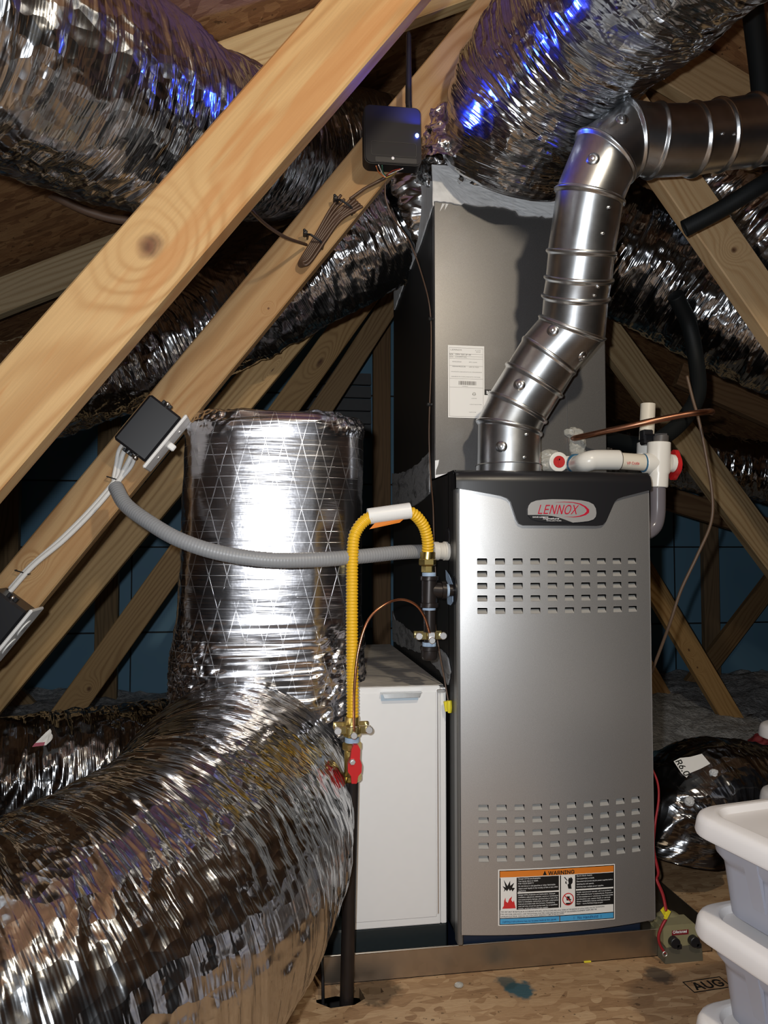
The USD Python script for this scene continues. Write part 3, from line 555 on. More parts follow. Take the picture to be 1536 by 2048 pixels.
part(cc, 'side_mastic', side_patch([(868, 362), (868, 412), (858, 440), (838, 500), (812, 560), (790, 620), (789, 540), (800, 470), (835, 420), (845, 365)], 0.0, '', MASTIC_D), MASTIC, 40, 'grey sealant down the left side')
part(cc, 'base_mastic', side_patch([(786, 948), (812, 945), (838, 928), (860, 905), (861, 985), (848, 1000), (835, 1010), (820, 1016), (787, 1040)], -.0004, '', MASTIC_D), MASTIC_D, 40, 'thin grey sealant over the joint on the left side')
ca, cb = P(871, 921, CY), P(868, 956, CY); part(cc, 'paint_chip', poly_plate(Polygon([P(u, v, CY)[[0, 2]] for u, v in ((870, 921), (878, 920), (876, 930), (872, 940), (871, 950), (896, 947), (889, 951), (870, 957))]), CY-.001, CY+.0005), WHITE_INK, False)

# ------------------------------------------------------------------ drain pan, base board
def pan():
    x0, x1, y0, y1, h, t = P(646, 1909, .029)[0], .50, .029, .84, .050, .0012
    parts_ = [bx((x0, y0, 0), (x1, y0+t, h)), bx((x0, y1, 0), (x1, y1+t, h)), bx((x0, y0, 0), (x0+t, y1, h)), bx((x1-t, y0, 0), (x1, y1, h)), bx((x0, y0, .0005), (x1, y1, .0015)),
              cyl((x0, y0-.001, h), (x1, y0-.001, h), .0016, 8), cyl((x0, y0, h), (x0, y1, h), .0016, 8)]
    return cat(*parts_), x0
pm, PX0 = pan(); PAN = solo('drain_pan', 'low galvanised drain pan under the furnace, stained along its front lip', 'pan', pm, GALV_D, False, loc=(0, .4, 0))
bz = .0755
solo('base_platform', 'black platform under the white filter cabinet, standing in the pan', 'platform', bx((PX0+.004, .060, .0018), (-.004, .70, bz), .003), DARK_BASE, False, loc=(-.12, .4, 0))
solo('furnace_stand', 'blue black foam block holding the furnace up in the pan', 'support block', bx((.012, .033, .0018), (.36, .60, ZB-.0003), .003), plain('blue_foam', (.01, .02, .045), .5), False, loc=(.18, .3, 0))

# ------------------------------------------------------------------ white filter cabinet
FX0, FX1, FZ0, FZ1, FY = P(703, 1863, .056)[0], -.0058, bz+.0005, .5058, .056
fc = thing('filter_cabinet', 'white enamelled filter cabinet left of the furnace, below the gas pipe', 'filter cabinet', ((FX0+FX1)/2, .3, FZ0))
part(fc, 'body', bx((FX0+.004, FY+.012, FZ0), (FX1-.001, .665, FZ1), .002), PLENUM, False, 'grey metal cabinet body')
part(fc, 'door', cat(bx((FX0, FY, FZ0), (FX1-.011, FY+.012, FZ1), .002), bx((FX0+.007, FY-.0014, FZ0+.014), (FX1-.019, FY+.002, FZ1-.010), .001)), WHITE_PAINT, False)
part(fc, 'door_edge', bx((FX1-.0105, FY+.001, FZ0), (FX1, FY+.012, FZ1-.004), .0015), WHITE_PAINT, False)
part(fc, 'door_bracket', cat(bx((FX1-.018, FY-.003, FZ1-.012), (FX1-.002, FY+.004, FZ1-.006), .001), bx((FX1-.0175, FY-.0022, FZ0+.020), (FX1-.0155, FY-.001, FZ1-.012))), STEEL, False)
hz, hx0, hx1 = P(800, 1387, FY-.004)[2], P(761, 1387, FY-.004)[0], P(843, 1387, FY-.004)[0]
part(fc, 'door_handle', cat(hull([(x, y, z) for x, y, z in ((hx0, FY-.001, hz+.003), (hx1, FY-.001, hz+.003), (hx0, FY-.013, hz+.0015), (hx1, FY-.013, hz+.0015), (hx0, FY-.001, hz+.002), (hx1, FY-.001, hz+.002))]), hull([(hx0+.003, FY-.013, hz+.0015), (hx1-.002, FY-.013, hz+.0015), (hx0+.006, FY-.015, hz-.006), (hx1-.006, FY-.015, hz-.006), (hx0+.006, FY-.0135, hz-.006), (hx1-.006, FY-.0135, hz-.006), (hx0+.003, FY-.0115, hz), (hx1-.002, FY-.0115, hz)])), GALV, False)
part(fc, 'handle_recess', bx((hx0+.001, FY-.0018, hz-.013), (hx1-.006, FY-.001, hz-.002)), plain('pale_blue_print', (.52, .62, .70), .4), False)
part(fc, 'mastic_smear', poly_plate(Polygon([(0, 0)]*3) if False else Polygon(ragged(np.linspace(FX0+.01, FX1-.004, 24), np.full(24, .0), .004, 5)+ragged(np.linspace(FX1-.004, FX0+.01, 24), np.full(24, .6), .004, 8)), 0, .001).apply_transform(np.array([[1, 0, 0, 0], [0, 0, 1, .064], [0, 1, 0, FZ1-.0002], [0, 0, 0, 1]])), MASTIC_TOP, 40, 'dusty smeared sealant on the cabinet top')
part(fc, 'corner_mastic', side_patch([(786, 1222), (792, 1240), (806, 1248), (822, 1262), (838, 1282), (855, 1290), (885, 1300), (898, 1318), (903, 1345), (898, 1370), (880, 1340), (850, 1310), (800, 1290), (787, 1280)], -.0008, '', MASTIC_D), MASTIC_D, 40, 'grey sealant climbing the furnace side')

# ------------------------------------------------------------------ foil-wrapped return tower
def tower():
    TZ = P(550, 822, .09)[2]; nth, nz = 420, 330; Z = np.r_[np.linspace(.10, TZ-.028, nz), TZ-.028+.028*np.sin(np.linspace(0, np.pi/2, 14)[1:])]
    cx, cy, hw, hd = -.319, .325, .174, .262; a = np.linspace(0, 2*np.pi, nth, endpoint=False); rings = []
    e = .22; ca, sa = np.cos(a), np.sin(a); ux, uy = np.sign(ca)*np.abs(ca)**e, np.sign(sa)*np.abs(sa)**e
    for z in Z:
        k = np.clip((z-(TZ-.028))/.028, 0, 1); ins = .020*(1-math.sqrt(max(0, 1-k*k))); w_ = hw+.012*np.exp(-((z-.50)/.14)**2)-.010*np.clip((.5-z)/.3, 0, 1)
        rings.append(np.stack([cx-.012*np.clip((.95-z)/.5, 0, 1)+(w_-ins)*ux, cy+(hd-ins)*uy+.045*np.where(uy < 0, np.abs(ux)**2, 0), np.full(nth, z)], 1))
    rings.append(np.stack([cx+(hw-.05)*ux, cy+(hd-.05)*uy, np.full(nth, TZ+.001)], 1)); rings.append(np.stack([cx+.05*ux, cy+.08*uy, np.full(nth, TZ+.002)], 1))
    r = np.array(rings); m = loft(r, False, True); v = np.array(m.vertices); n = np.array(m.vertex_normals); z = v[:, 2]
    w = np.clip((z-(TZ-.050))/.03, 0, 1)+np.clip((.645-z)/.085, 0, 1)*.95; w = np.clip(w, 0, 1); edge = np.clip((np.abs(v[:, 0]-cx)-hw*.86)/.02, 0, 1)*.5; w = np.maximum(w, edge*.45)
    q = v.copy(); d1 = 1-np.abs(2*fbm(q*22, 3, 3)-1); d2 = 1-np.abs(2*fbm(q*70+3, 3, 8)-1); lf = fbm(q*7, 2, 5)-.5
    v = v+n*((w*(.017*(d1-.7)+.008*(d2-.7))+.004*lf+.0012*(fbm(q*28, 2, 2)-.5)))[:, None]
    return tm(v, m.faces)
solo('return_plenum', 'foil-wrapped upright return air box with scrim lines, left of the white cabinet', 'plenum', tower(), FOIL_T, True, loc=(-.322, .3, .1))

# ------------------------------------------------------------------ flexible ducts
def duct_thing(name, label, pts, r, mat, **kw):
    m, uv = flex_duct(pts, r, **kw); return solo(name, label, 'duct', m, mat, True, loc=tuple(np.mean(pts, 0)), uv=uv)
duct_thing('flexible_duct', 'huge silver flexible duct bending out of the foil tower into the lower left foreground', [(-.375, .16, .308), (-.392, .02, .300), (-.420, -.12, .286), (-.50, -.30, .264), (-.66, -.46, .235), (-.90, -.56, .215), (-1.20, -.62, .210), (-1.6, -.66, .208)], .214, FOIL_F, rfun=lambda t: 1-.09*t, ds=.0032, nt=360, seed=1, lump=.012, crease=.0050, fine=.0026)
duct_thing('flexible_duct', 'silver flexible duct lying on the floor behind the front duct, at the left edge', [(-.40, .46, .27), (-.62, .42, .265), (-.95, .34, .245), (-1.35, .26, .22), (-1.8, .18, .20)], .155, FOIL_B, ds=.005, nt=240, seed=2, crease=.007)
duct_thing('flexible_duct', 'large silver flexible duct with blue glints hanging in the upper left corner', [np.array([-1.50, -.62, 1.06]), np.array([-1.25, -.57, 1.18]), np.array([-1.0, -.50, 1.30]), D(-330, -40, .86), D(-120, 20, .93), D(60, 110, 1.02), D(220, 190, 1.15), D(390, 262, 1.39), D(530, 296, 1.67), D(640, 300, 1.84), D(740, 306, 1.93), D(830, 325, 1.98), D(890, 350, 2.0)], .157, FOIL_A, rfun=lambda t: np.interp(t, [0, .45, .65, .80, 1], [.97, 1, .92, .90, .80]), ds=.0038, nt=360, seed=3, lump=.012, crease=.0062, fine=.0026)
duct_thing('flexible_duct', 'long silver flexible duct running down leftward behind the box-carrying timber', [D(806, 448, 1.86), D(740, 485, 1.88), D(600, 560, 1.9), D(450, 640, 1.92), D(300, 705, 1.9), D(120, 765, 1.85), D(-120, 830, 1.8)], .125, FOIL_A, ds=.0042, nt=260, seed=4, lump=.012, crease=.007)
JP = [D(1002, 348, 1.61), D(1034, 256, 1.55), D(1098, 150, 1.47), D(1188, 30, 1.35), D(1295, -90, 1.21), D(1425, -220, 1.06), np.array([.47, -.85, 1.66]), np.array([.62, -1.45, 1.60])]
duct_thing('flexible_duct', 'wide silver flexible duct rising from the cabinet top with a bright blue glint', JP, .161, FOIL_A, ds=.0036, nt=340, seed=5, lump=.012, crease=.0062, fine=.0026, rfun=lambda t: .78+.22*np.clip(t/.08, 0, 1)**.6)
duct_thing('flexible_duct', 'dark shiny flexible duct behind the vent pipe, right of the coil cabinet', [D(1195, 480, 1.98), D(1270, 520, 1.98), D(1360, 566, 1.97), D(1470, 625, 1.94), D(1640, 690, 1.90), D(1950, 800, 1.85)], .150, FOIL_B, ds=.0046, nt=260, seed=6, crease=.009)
duct_thing('flexible_duct', 'silver flexible duct at the right edge behind the black strap and knotted timber', [D(1385, 330, 1.80), D(1450, 400, 1.78), D(1530, 470, 1.76), D(1660, 560, 1.72), D(1950, 690, 1.66)], .092, FOIL_A, ds=.0046, nt=200, seed=7, crease=.008)
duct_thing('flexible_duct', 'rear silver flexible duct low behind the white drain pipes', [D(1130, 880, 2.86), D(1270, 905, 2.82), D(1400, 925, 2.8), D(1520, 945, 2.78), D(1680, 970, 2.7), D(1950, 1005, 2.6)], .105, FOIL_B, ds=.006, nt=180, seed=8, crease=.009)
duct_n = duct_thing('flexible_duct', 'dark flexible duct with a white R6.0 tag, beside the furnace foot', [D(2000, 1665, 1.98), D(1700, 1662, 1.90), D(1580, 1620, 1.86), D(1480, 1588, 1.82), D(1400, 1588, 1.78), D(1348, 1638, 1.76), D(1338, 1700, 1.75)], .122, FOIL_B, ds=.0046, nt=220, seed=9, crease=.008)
# crumpled foil collars where ducts meet the cabinet top
def collar(name, label, pts, r, seed, amp=.014):
    c = spline(pts, .004); t, u, w = frames(c); a = np.linspace(0, 2*np.pi, 160, endpoint=False); R = np.broadcast_to(np.interp(np.linspace(0, 1, len(c)), np.linspace(0, 1, len(r)), r), (len(c),))
    m = loft(c[:, None]+R[:, None, None]*(np.cos(a)[None, :, None]*u[:, None]+np.sin(a)[None, :, None]*w[:, None]), False, False)
    m = crumple(m, amp, 26, seed); uv = np.stack(np.meshgrid(np.arange(len(c))*.004, a*.1, indexing='ij'), -1).reshape(-1, 2)
    return solo(name, label, 'foil collar', m, FOIL_C, True, loc=tuple(c.mean(0)), uv=uv)
collar('foil_collar', 'crumpled foil skirt joining the rising duct to the coil cabinet top', [(.135, .29, CT-.006), (.135, .285, CT+.02), (.140, .27, CT+.05)], [.122, .122, .118], 3, .020)
collar('foil_collar', 'crumpled foil skirt of the side duct, below the router', [Px(858, 392, .02)+(0, .12, 0), D(815, 436, 1.84), D(800, 442, 1.84)], [.155, .142, .12], 5, .02)
collar('foil_collar', 'bright crumpled foil end standing between router and rising duct', [D(878, 345, 1.56), D(880, 290, 1.57), D(884, 225, 1.59), D(890, 160, 1.62)], [.050, .042, .036, .032], 8, .02)

# ------------------------------------------------------------------ vent pipe: mitred gores with rolled beads
vp = thing('vent_pipe', 'galvanised metal vent pipe with elbows rising from the furnace top', 'vent pipe', tuple(P(1017, 938, .09)))
J = [P(1017, 941, .09), P(1018, 852, .09), P(1036, 812, .085), P(1070, 757, .07), P(1100, 708, .055), P(1147, 652, .03), P(1152, 590, .008), P(1158, 553, -.008), P(1163, 500, -.025), P(1180, 388, -.06), P(1212, 310, -.075), P(1262, 276, -.08), P(1310, 283, -.08), P(1388, 280, -.08), P(1440, 271, -.08), P(1506, 262, -.08), P(1640, 250, -.08), P(2000, 215, -.08)]
J[0][2] = H+.0005
RV = [.0605]*11+[.0605, .061, .061, .061, .0625, .0625, .0625]
NA = 48; AA = np.linspace(0, 2*np.pi, NA, endpoint=False)
def mitre_normals(J):
    d = [(J[i+1]-J[i])/np.linalg.norm(J[i+1]-J[i]) for i in range(len(J)-1)]
    return [d[0]]+[(d[i]+d[i+1])/np.linalg.norm(d[i]+d[i+1]) for i in range(len(d)-1)]+[d[-1]], d
NJ, DJ = mitre_normals(J)
tilts = {5: (.10, 0), 6: (-.30, 0), 7: (.10, 0)}
def pipe_ring(i, seg, r, off=0.0):                            # where the tube of one segment meets the joint plane (shifted along the segment)
    d = DJ[seg]; ref = np.array([0, 1.0, 0]); u = np.cross(d, ref); u /= np.linalg.norm(u); w = np.cross(d, u)
    c = np.cos(AA)[:, None]*u+np.sin(AA)[:, None]*w; n = NJ[i]; o = J[i]+d*off
    q = o+r*c; return q-((r*c) @ n)[:, None]/(d @ n)*d
for k in range(len(J)-1):
    r0, r1 = RV[k], RV[k+1]; L = np.linalg.norm(J[k+1]-J[k]); bead = .0042 if k not in (3,) else .0018
    rows = [pipe_ring(k, k, r0)]+[pipe_ring(k, k, r0+(r1-r0)*t)+DJ[k]*0 for t in ()]
    e = min(.007, L*.3)
    rows += [pipe_ring(k+1, k, r1-.0006, -e*1.6), pipe_ring(k+1, k, r1+bead*.15, -e*1.2), pipe_ring(k+1, k, r1+bead*.85, -e*.85), pipe_ring(k+1, k, r1+bead, -e*.5), pipe_ring(k+1, k, r1+bead*.85, -e*.15), pipe_ring(k+1, k, r1+bead*.1, e*.1)]
    m = loft(np.array(rows), False, False); m.invert(); m = cat(m)
    if m.is_watertight is False: pass
    seg = part(vp, 'pipe_section', m, GALV, 40)
    dn = -FW; u_ = np.cross(DJ[k], dn); u_ /= np.linalg.norm(u_); out = np.cross(u_, DJ[k])
    if k in (0, 2, 4, 9, 10): # pressed dimple
        for da in ((-.45, .95) if k == 4 else (-.4,)):
            o = (out*math.cos(da)+u_*math.sin(da)*(1 if (u_ @ RT) > 0 else -1)); c = J[k]*.5+J[k+1]*.5+o*(r0-.001); part(seg, 'dimple', revolve([c-o*.004, c, c+o*.0025, c+o*.004, c+o*.0030], [.0125, .0115, .0085, .005, .0005], 20), GALV, 60)
            part(seg, 'rivet', revolve([c+o*.002, c+o*.0046, c+o*.0056], [.0028, .0026, .0004], 10), STEEL, 60)
    if k in (0, 6, 8, 13):
        for t, da in ((.3, .35), (.75, .42)):
            o = out*math.cos(da)+u_*math.sin(da)*(1 if (u_ @ RT) > 0 else -1); c = J[k]*(1-t)+J[k+1]*t+o*(r0-.0004); part(seg, 'screw', hexnut(c, c+o*.003, .0024), STEEL, False)
part(vp, 'base_collar', revolve([J[0]+(0, 0, .0), J[0]+(0, 0, .018), J[0]+(0, 0, .0185), J[0]+(0, 0, .0205)], [.0625, .0625, .0640, .0615], 48), GALV, 30)
c = J[15]; sl_r = .0642; d = DJ[15]; th = np.linspace(-.85, 1.0, 24); ref = -FW-d*(-FW @ d); ref /= np.linalg.norm(ref); w_ = np.cross(d, ref)
if w_[2] < 0: w_ = -w_
row = lambda off, r: c+d*off+r*(np.cos(th)[:, None]*ref+np.sin(th)[:, None]*w_)
lbm = loft(np.array([row(.012, sl_r), row(.10, sl_r), row(.10, sl_r-.0008), row(.012, sl_r-.0008), row(.012, sl_r)]), False, False)
lm = part(vp, 'vent_label', lbm, PAPER, 30, 'worn paper label at the far right end')
lines = []
for zc, h_, t in ((.62, .0045, 'GAS VENT'), (.46, .0035, 'TYPE B'), (.30, .0022, 'MINIMUM CLEARANCE'), (.16, .0022, 'TO COMBUSTIBLE'), (.02, .0022, 'MATERIALS 1 INCH'), (-.14, .0022, 'FOLLOW INSTALLATION'), (-.30, .0022, 'INSTRUCTIONS'), (-.5, .0022, 'LISTED')):
    m = text_mesh(t, h_, .0003); v = m.vertices; a_ = zc+v[:, 1]/sl_r; rr = sl_r+.0001+v[:, 2]
    lines.append(tm(c+d*(.016+v[:, 0])[:, None]+rr[:, None]*(np.cos(a_)[:, None]*ref+np.sin(a_)[:, None]*w_), m.faces))
part(lm, 'print', cat(*lines), PAPER_D, False)

# ------------------------------------------------------------------ gas line: riser with valve, yellow connector, tee with drip leg, bonding wire
gx, gy = GP[0], GP[1]; G1 = P(705, 1560, gy); gs = thing('gas_riser', 'black iron gas pipe rising through the floor to a red-handled shutoff valve', 'gas pipe', (gx, gy, 0))
vx = P(704, 1520, gy)[0]
part(gs, 'riser', cyl((gx, gy, -.12), (vx, gy, G1[2]), .0118, 20), IRON, 40)
vz = lambda v: P(704, v, gy)[2]
part(gs, 'valve_body', cat(hexnut((vx, gy, vz(1562)), (vx, gy, vz(1548)), .0165), cyl((vx, gy, vz(1548)), (vx, gy, vz(1492)), .0135, 20), hexnut((vx, gy, vz(1500)), (vx, gy, vz(1484)), .0165), cyl((vx, gy, vz(1515)), (vx, gy-.022, vz(1515)), .008, 16)), BRASS, 30)
part(gs, 'thread_tape', cyl((vx, gy, vz(1488)), (vx, gy, vz(1474)), .0125, 16), TAPE, 40)
hp = Polygon([P(u, v, gy)[[0, 2]] for u, v in ((700, 1490), (704, 1482), (711, 1482), (715, 1490), (714, 1508), (718, 1520), (717, 1534), (711, 1541), (708, 1555), (700, 1555), (699, 1541), (693, 1533), (693, 1520), (698, 1508))]).buffer(.002).buffer(-.001)
hd_ = part(gs, 'valve_handle', poly_plate(hp, gy-.032, gy-.020), RED_PLASTIC, 30, 'red lever handle')
hc = P(705, 1524, gy-.033); part(hd_, 'screw', cat(hexnut(hc+(0, .002, 0), hc-(0, .002, 0), .0055), cyl(hc, hc-(0, .004, 0), .0028, 10)), STEEL, False)
yx = vx; CT0 = np.array([yx, gy, vz(1445)])
path = [(705, 1452), (705, 1380), (704, 1280), (704, 1180), (705, 1110), (711, 1066), (737, 1036), (778, 1027), (819, 1024), (845, 1048), (855, 1080), (855, 1108)]
yy = np.interp(np.arange(len(path)), [0, 5, 8, 11], [gy, gy-.01, gy+.0, gy+.03])
yp = [P(u, v, y) for (u, v), y in zip(path, yy)]
ytop = spline(yp, .0011); t_, u_, w_ = frames(ytop); ar = np.linspace(0, 2*np.pi, 22, endpoint=False); s_ = np.arange(len(ytop))*.0011
rr = .0101+.00085*np.sin(s_*2*np.pi/.0055)
ym = loft(ytop[:, None]+rr[:, None, None]*(np.cos(ar)[None, :, None]*u_[:, None]+np.sin(ar)[None, :, None]*w_[:, None]))
gh = thing('gas_connector', 'yellow corrugated gas connector hose arching over to the furnace', 'gas hose', tuple(yp[0]))
part(gh, 'hose', ym, YELLOW, True)
a, b = P(736, 1033, yy[7]), P(821, 1021, yy[7]); dd = (b-a)/np.linalg.norm(b-a)
sl = part(gh, 'label_sleeve', revolve([a, a+dd*.001, b-dd*.001, b], [.0136, .0142, .0142, .0136], 28), WHITE_PLASTIC, 40, 'white paper sleeve printed underneath')
nrm = np.array([.12, -.25, -.96]); flap = [a+dd*.012+np.array([0, -.006, -.0125]), b-dd*.012+np.array([0, -.006, -.0125]), b-dd*.020+np.array([0, -.004, -.0185]), a+dd*.002+np.array([0, -.004, -.0225])]
part(sl, 'warning_strip', hull([p+np.array([0, s0, 0]) for p in flap for s0 in (0, .0008)]), ORANGE_INK, False)
n0, n1 = P(855, 1104, yy[-1]), P(855, 1145, yy[-1])
def vl(v): return P(855, v, yy[-1])
part(gh, 'end_nut', cat(cyl(vl(1104), vl(1119), .0135, 20), hexnut(vl(1117), vl(1131), .0158), hexnut(vl(1131), vl(1145), .0112)), BRASS, 30)
part(gh, 'end_nut', cat(cyl(CT0+(0, 0, .010), CT0-(0, 0, .006), .0125, 20), hexnut(CT0-(0, 0, .005), CT0-(0, 0, .024), .0150)), BRASS, 30)
TY = yy[-1]; tx = P(858, 1180, TY)[0]
tz = lambda v: P(858, v, TY)[2]
gt = thing('gas_tee', 'black iron tee with capped drip leg screwed into the furnace side', 'pipe fitting', (tx, TY, tz(1320)))
part(gt, 'tee', cat(revolve([(tx, TY, tz(v)) for v in (1152, 1153, 1160, 1161, 1205, 1206, 1214, 1215)], [.0155, .0168, .0168, .0145, .0145, .0168, .0168, .0155], 26), revolve([(tx+.005, TY, tz(1181)), (tx+.022, TY, tz(1181)), (tx+.0225, TY, tz(1181)), (tx+.030, TY, tz(1181)), (tx+.0305, TY, tz(1181))], [.0140, .0140, .0162, .0162, .0150], 26)), IRON, 40)
part(gt, 'nipple', cyl((tx+.028, TY, tz(1181)), (.012, TY, tz(1181)), .0110, 20), IRON, 40)
part(gt, 'thread_tape', cat(cyl((tx+.030, TY, tz(1181)), (tx+.036, TY, tz(1181)), .0116, 18), cyl((tx, TY, tz(1153)), (tx, TY, tz(1145)), .0125, 18), cyl((tx, TY, tz(1214)), (tx, TY, tz(1220)), .0120, 18), cyl((tx, TY, tz(1284)), (tx, TY, tz(1296)), .0124, 18)), TAPE, 40, 'pale blue thread sealant')
part(gt, 'drip_leg', cyl((tx, TY, tz(1212)), (tx+.001, TY, tz(1298)), .0112, 20), IRON, 40)
part(gt, 'cap', revolve([(tx, TY, tz(v)) for v in (1292, 1293, 1300, 1301, 1314, 1319, 1320)], [.0150, .0160, .0160, .0148, .0148, .0125, .009], 26), IRON, 40)
part(gt, 'gland_plate', cyl((-.0034, TY, tz(1181)), (-.0008, TY, tz(1181)), .026, 26), BLACK, 40); part(gt, 'gland_seal', side_patch([(892, 1140), (899, 1150), (906, 1170), (904, 1186), (899, 1172), (893, 1160)], -.0034, '', TAPE, .0005, .001), TAPE, False); part(gt, 'gland_seal', side_patch([(894, 1190), (906, 1190), (906, 1203), (902, 1210), (896, 1208)], -.0034, '', TAPE, .0005, .001), TAPE, False)
def clamp(owner, c, r):
    g0 = thing('ground_clamp', 'bronze ground clamp on the '+owner, 'pipe clamp', tuple(c), group=None)
    for sy in (-1, 1): part(g0, 'jaw', cat(bx(c+np.array([-r-.014, sy*(r+.001)-.0025, -.0065]), c+np.array([r+.014, sy*(r+.001)+.0025, .0065]), .001), cyl(c+np.array([0, sy*r, -.006]), c+np.array([0, sy*r, .006]), r*.8, 14)), BRONZE, 30)
    for sx in (-1, 1): q = c+np.array([sx*(r+.010), -r-.003, 0]); part(g0, 'screw', cat(cyl(q, q-(0, .005, 0), .0066, 14, b=.001), cyl(q+(0, 2*r+.004, 0), q, .0022, 8)), STEEL, 30)
    q = c+np.array([0, -r-.006, -.002]); part(g0, 'wire_lug', cat(bx(q-(.006, .004, .005), q+(.006, .004, .009), .001), cyl(q-(0, .003, .005), q-(0, .009, .005), .0060, 14, b=.001)), STEEL, 30); return g0
ck = np.array([vx, gy, vz(1462)])
clamp('gas riser above the red valve handle', np.array([vx, gy, vz(1455)]), .0165); clamp('drip leg of the iron tee', np.array([tx, TY, tz(1270)]), .0118)
wy = lambda i: gy-.028
bw = [P(708, 1462, gy-.028), P(708, 1420, gy-.028), P(709, 1370, gy-.030), P(717, 1300, gy-.026), P(737, 1240, gy-.02), P(770, 1209, gy-.012), P(803, 1199, gy), P(832, 1210, gy+.004), P(850, 1236, TY-.022), P(860, 1268, TY-.0195)]
solo('bonding_wire', 'bare copper bonding wire arching between the two ground clamps', 'wire', tube(bw, .0023, 10, .004), COPPER, True, loc=tuple(bw[0]))

# ------------------------------------------------------------------ grey flexible conduit and its fitting
cd = [P(231, 974, .05), P(252, 1010, .02), P(300, 1046, -.015), P(360, 1080, -.04), P(440, 1106, -.05), P(540, 1120, -.05), P(640, 1119, -.035), P(720, 1113, -.01), P(800, 1105, .02), P(846, 1103, .048), P(868, 1102, .055)]
cpt = spline(cd, .0011); t_, u_, w_ = frames(cpt); s_ = np.arange(len(cpt))*.0011; rr = .0128+.00016*np.sin(s_*2*np.pi/.0052); ar = np.linspace(0, 2*np.pi, 22, endpoint=False)
cb = thing('conduit', 'grey flexible conduit sagging across the foil tower to the furnace', 'conduit', tuple(cd[5]))
part(cb, 'tubing', loft(cpt[:, None]+rr[:, None, None]*(np.cos(ar)[None, :, None]*u_[:, None]+np.sin(ar)[None, :, None]*w_[:, None])), GREY_CONDUIT, True)
e_ = cpt[-1]; fy_ = .062; f0 = np.array([e_[0]-.004, e_[1], e_[2]])
part(cb, 'connector', cat(revolve([f0, f0+(.002, 0, 0), f0+(.012, .001, 0), f0+(.013, .001, 0), (-.010, fy_-.004, f0[2]), (-.009, fy_-.004, f0[2]), (-.0015, fy_-.004, f0[2])], [.0150, .0172, .0172, .0158, .0158, .0178, .0178], 28)), CREAM_FIT, 40, 'cream plastic conduit connector')
solo('gland_plug', 'black plastic knockout plug above the conduit connector', 'plug', cat(revolve([Px(893, 1075, -.003), Px(893, 1075, -.003)+(.0025, 0, 0)], [.017, .019], 24)), BLACK, 40, loc=tuple(Px(893, 1075, -.003)))

# ------------------------------------------------------------------ electrical boxes on the timber
def box_frame(u, v, ang_px):
    c = P(u, v, Y2); X = P(u+ang_px[0], v+ang_px[1], Y2)-c; X /= np.linalg.norm(X); N = np.array([0, -1.0, 0]); Yv = np.cross(N, X); M = np.eye(4); M[:3, 0], M[:3, 1], M[:3, 2], M[:3, 3] = X, Yv, N, c; return M
AX = (100, -121)
def ebox(name, label, u, v, kind):
    M = box_frame(u, v, AX); t = thing(name, label, 'outlet box', M=M)                # x up along the board, y across it, z to the viewer
    part(t, 'box', bx((-.051, -.031, .0), (.051, .038, .062), .004), BLACK, False, local=True)
    for sx in (-1, 1):
        part(t, 'mounting_ear', cat(cyl((sx*.050, .006, .045), (sx*.057, .006, .045), .007, 16), bx((sx*.050-.002, -.004, .040), (sx*.058, .016, .050), .001)), BLACK, 30, local=True)
        part(t, 'screw', ball((sx*.055, -.012 if sx < 0 else .004, .058), (.0042, .0042, .0036)), plain('screw_%d_%s' % (sx+1, kind), (.6, .55, .5), .3, 1.0), True, local=True)
    # cover plate stands on the box's open side, facing down and right
    pl = part(t, 'cover_plate', bx((-.060, -.0385, -.004), (.060, -.0325, .068), .002), WHITE_PLASTIC, False, local=True, label='white cover plate')
    if kind == 'switch':
        part(pl, 'toggle', bx((-.006, -.052, .028), (.006, -.038, .036), .002), WHITE_PLASTIC, False, local=True)
        for sx in (-1, 1): part(pl, 'plate_screw', cyl((sx*.030, -.0385, .032), (sx*.030, -.0398, .032), .0034, 12), STEEL, False, local=True)
    else:
        for sx in (-1, 1):
            part(pl, 'receptacle', cyl((sx*.0195, -.038, .032), (sx*.0195, -.0405, .032), .0165, 26, b=.0008), WHITE_PLASTIC, 30, local=True)
            part(pl, 'slot', cat(bx((sx*.0195-.006, -.0408, .026), (sx*.0195+.003, -.0404, .028)), bx((sx*.0195-.006, -.0408, .036), (sx*.0195+.003, -.0404, .038))), INK, False, local=True)
    return t
ebox('outlet_box', 'black switch box on the timber, its white plate touching the foil tower', 308, 868, 'switch')
ebox('outlet_box', 'black receptacle box with white plate at the left picture edge', 8, 1244, 'outlet')
def cable(name, label, pts, r, mat, cat_='cable', flat=1.0, n=10, ds=.004): return solo(name, label, cat_, tube(pts, r, n, ds), mat, True, loc=tuple(np.mean(pts, 0)))
cy2 = Y2-.006
nm = thing('branch_cable', 'white sheathed cables running along the timber between the two boxes', 'cable', tuple(P(150, 1060, cy2)))
for k, pts in enumerate(([(262, 878), (247, 905), (238, 935), (229, 962), (180, 1020), (120, 1080), (60, 1133), (20, 1178)], [(270, 886), (262, 912), (248, 940), (233, 966), (186, 1022), (128, 1080), (66, 1132), (14, 1190)], [(255, 876), (238, 900), (232, 930), (227, 958), (230, 968)], [(276, 890), (264, 930), (240, 960), (232, 975)])):
    part(nm, 'cable_run', tube([P(u, v, cy2-.003*(k % 2)-(.02 if i == 0 else 0)) for i, (u, v) in enumerate(pts)], .0046 if k < 2 else .0036, 10, .004), NM_WHITE, True)
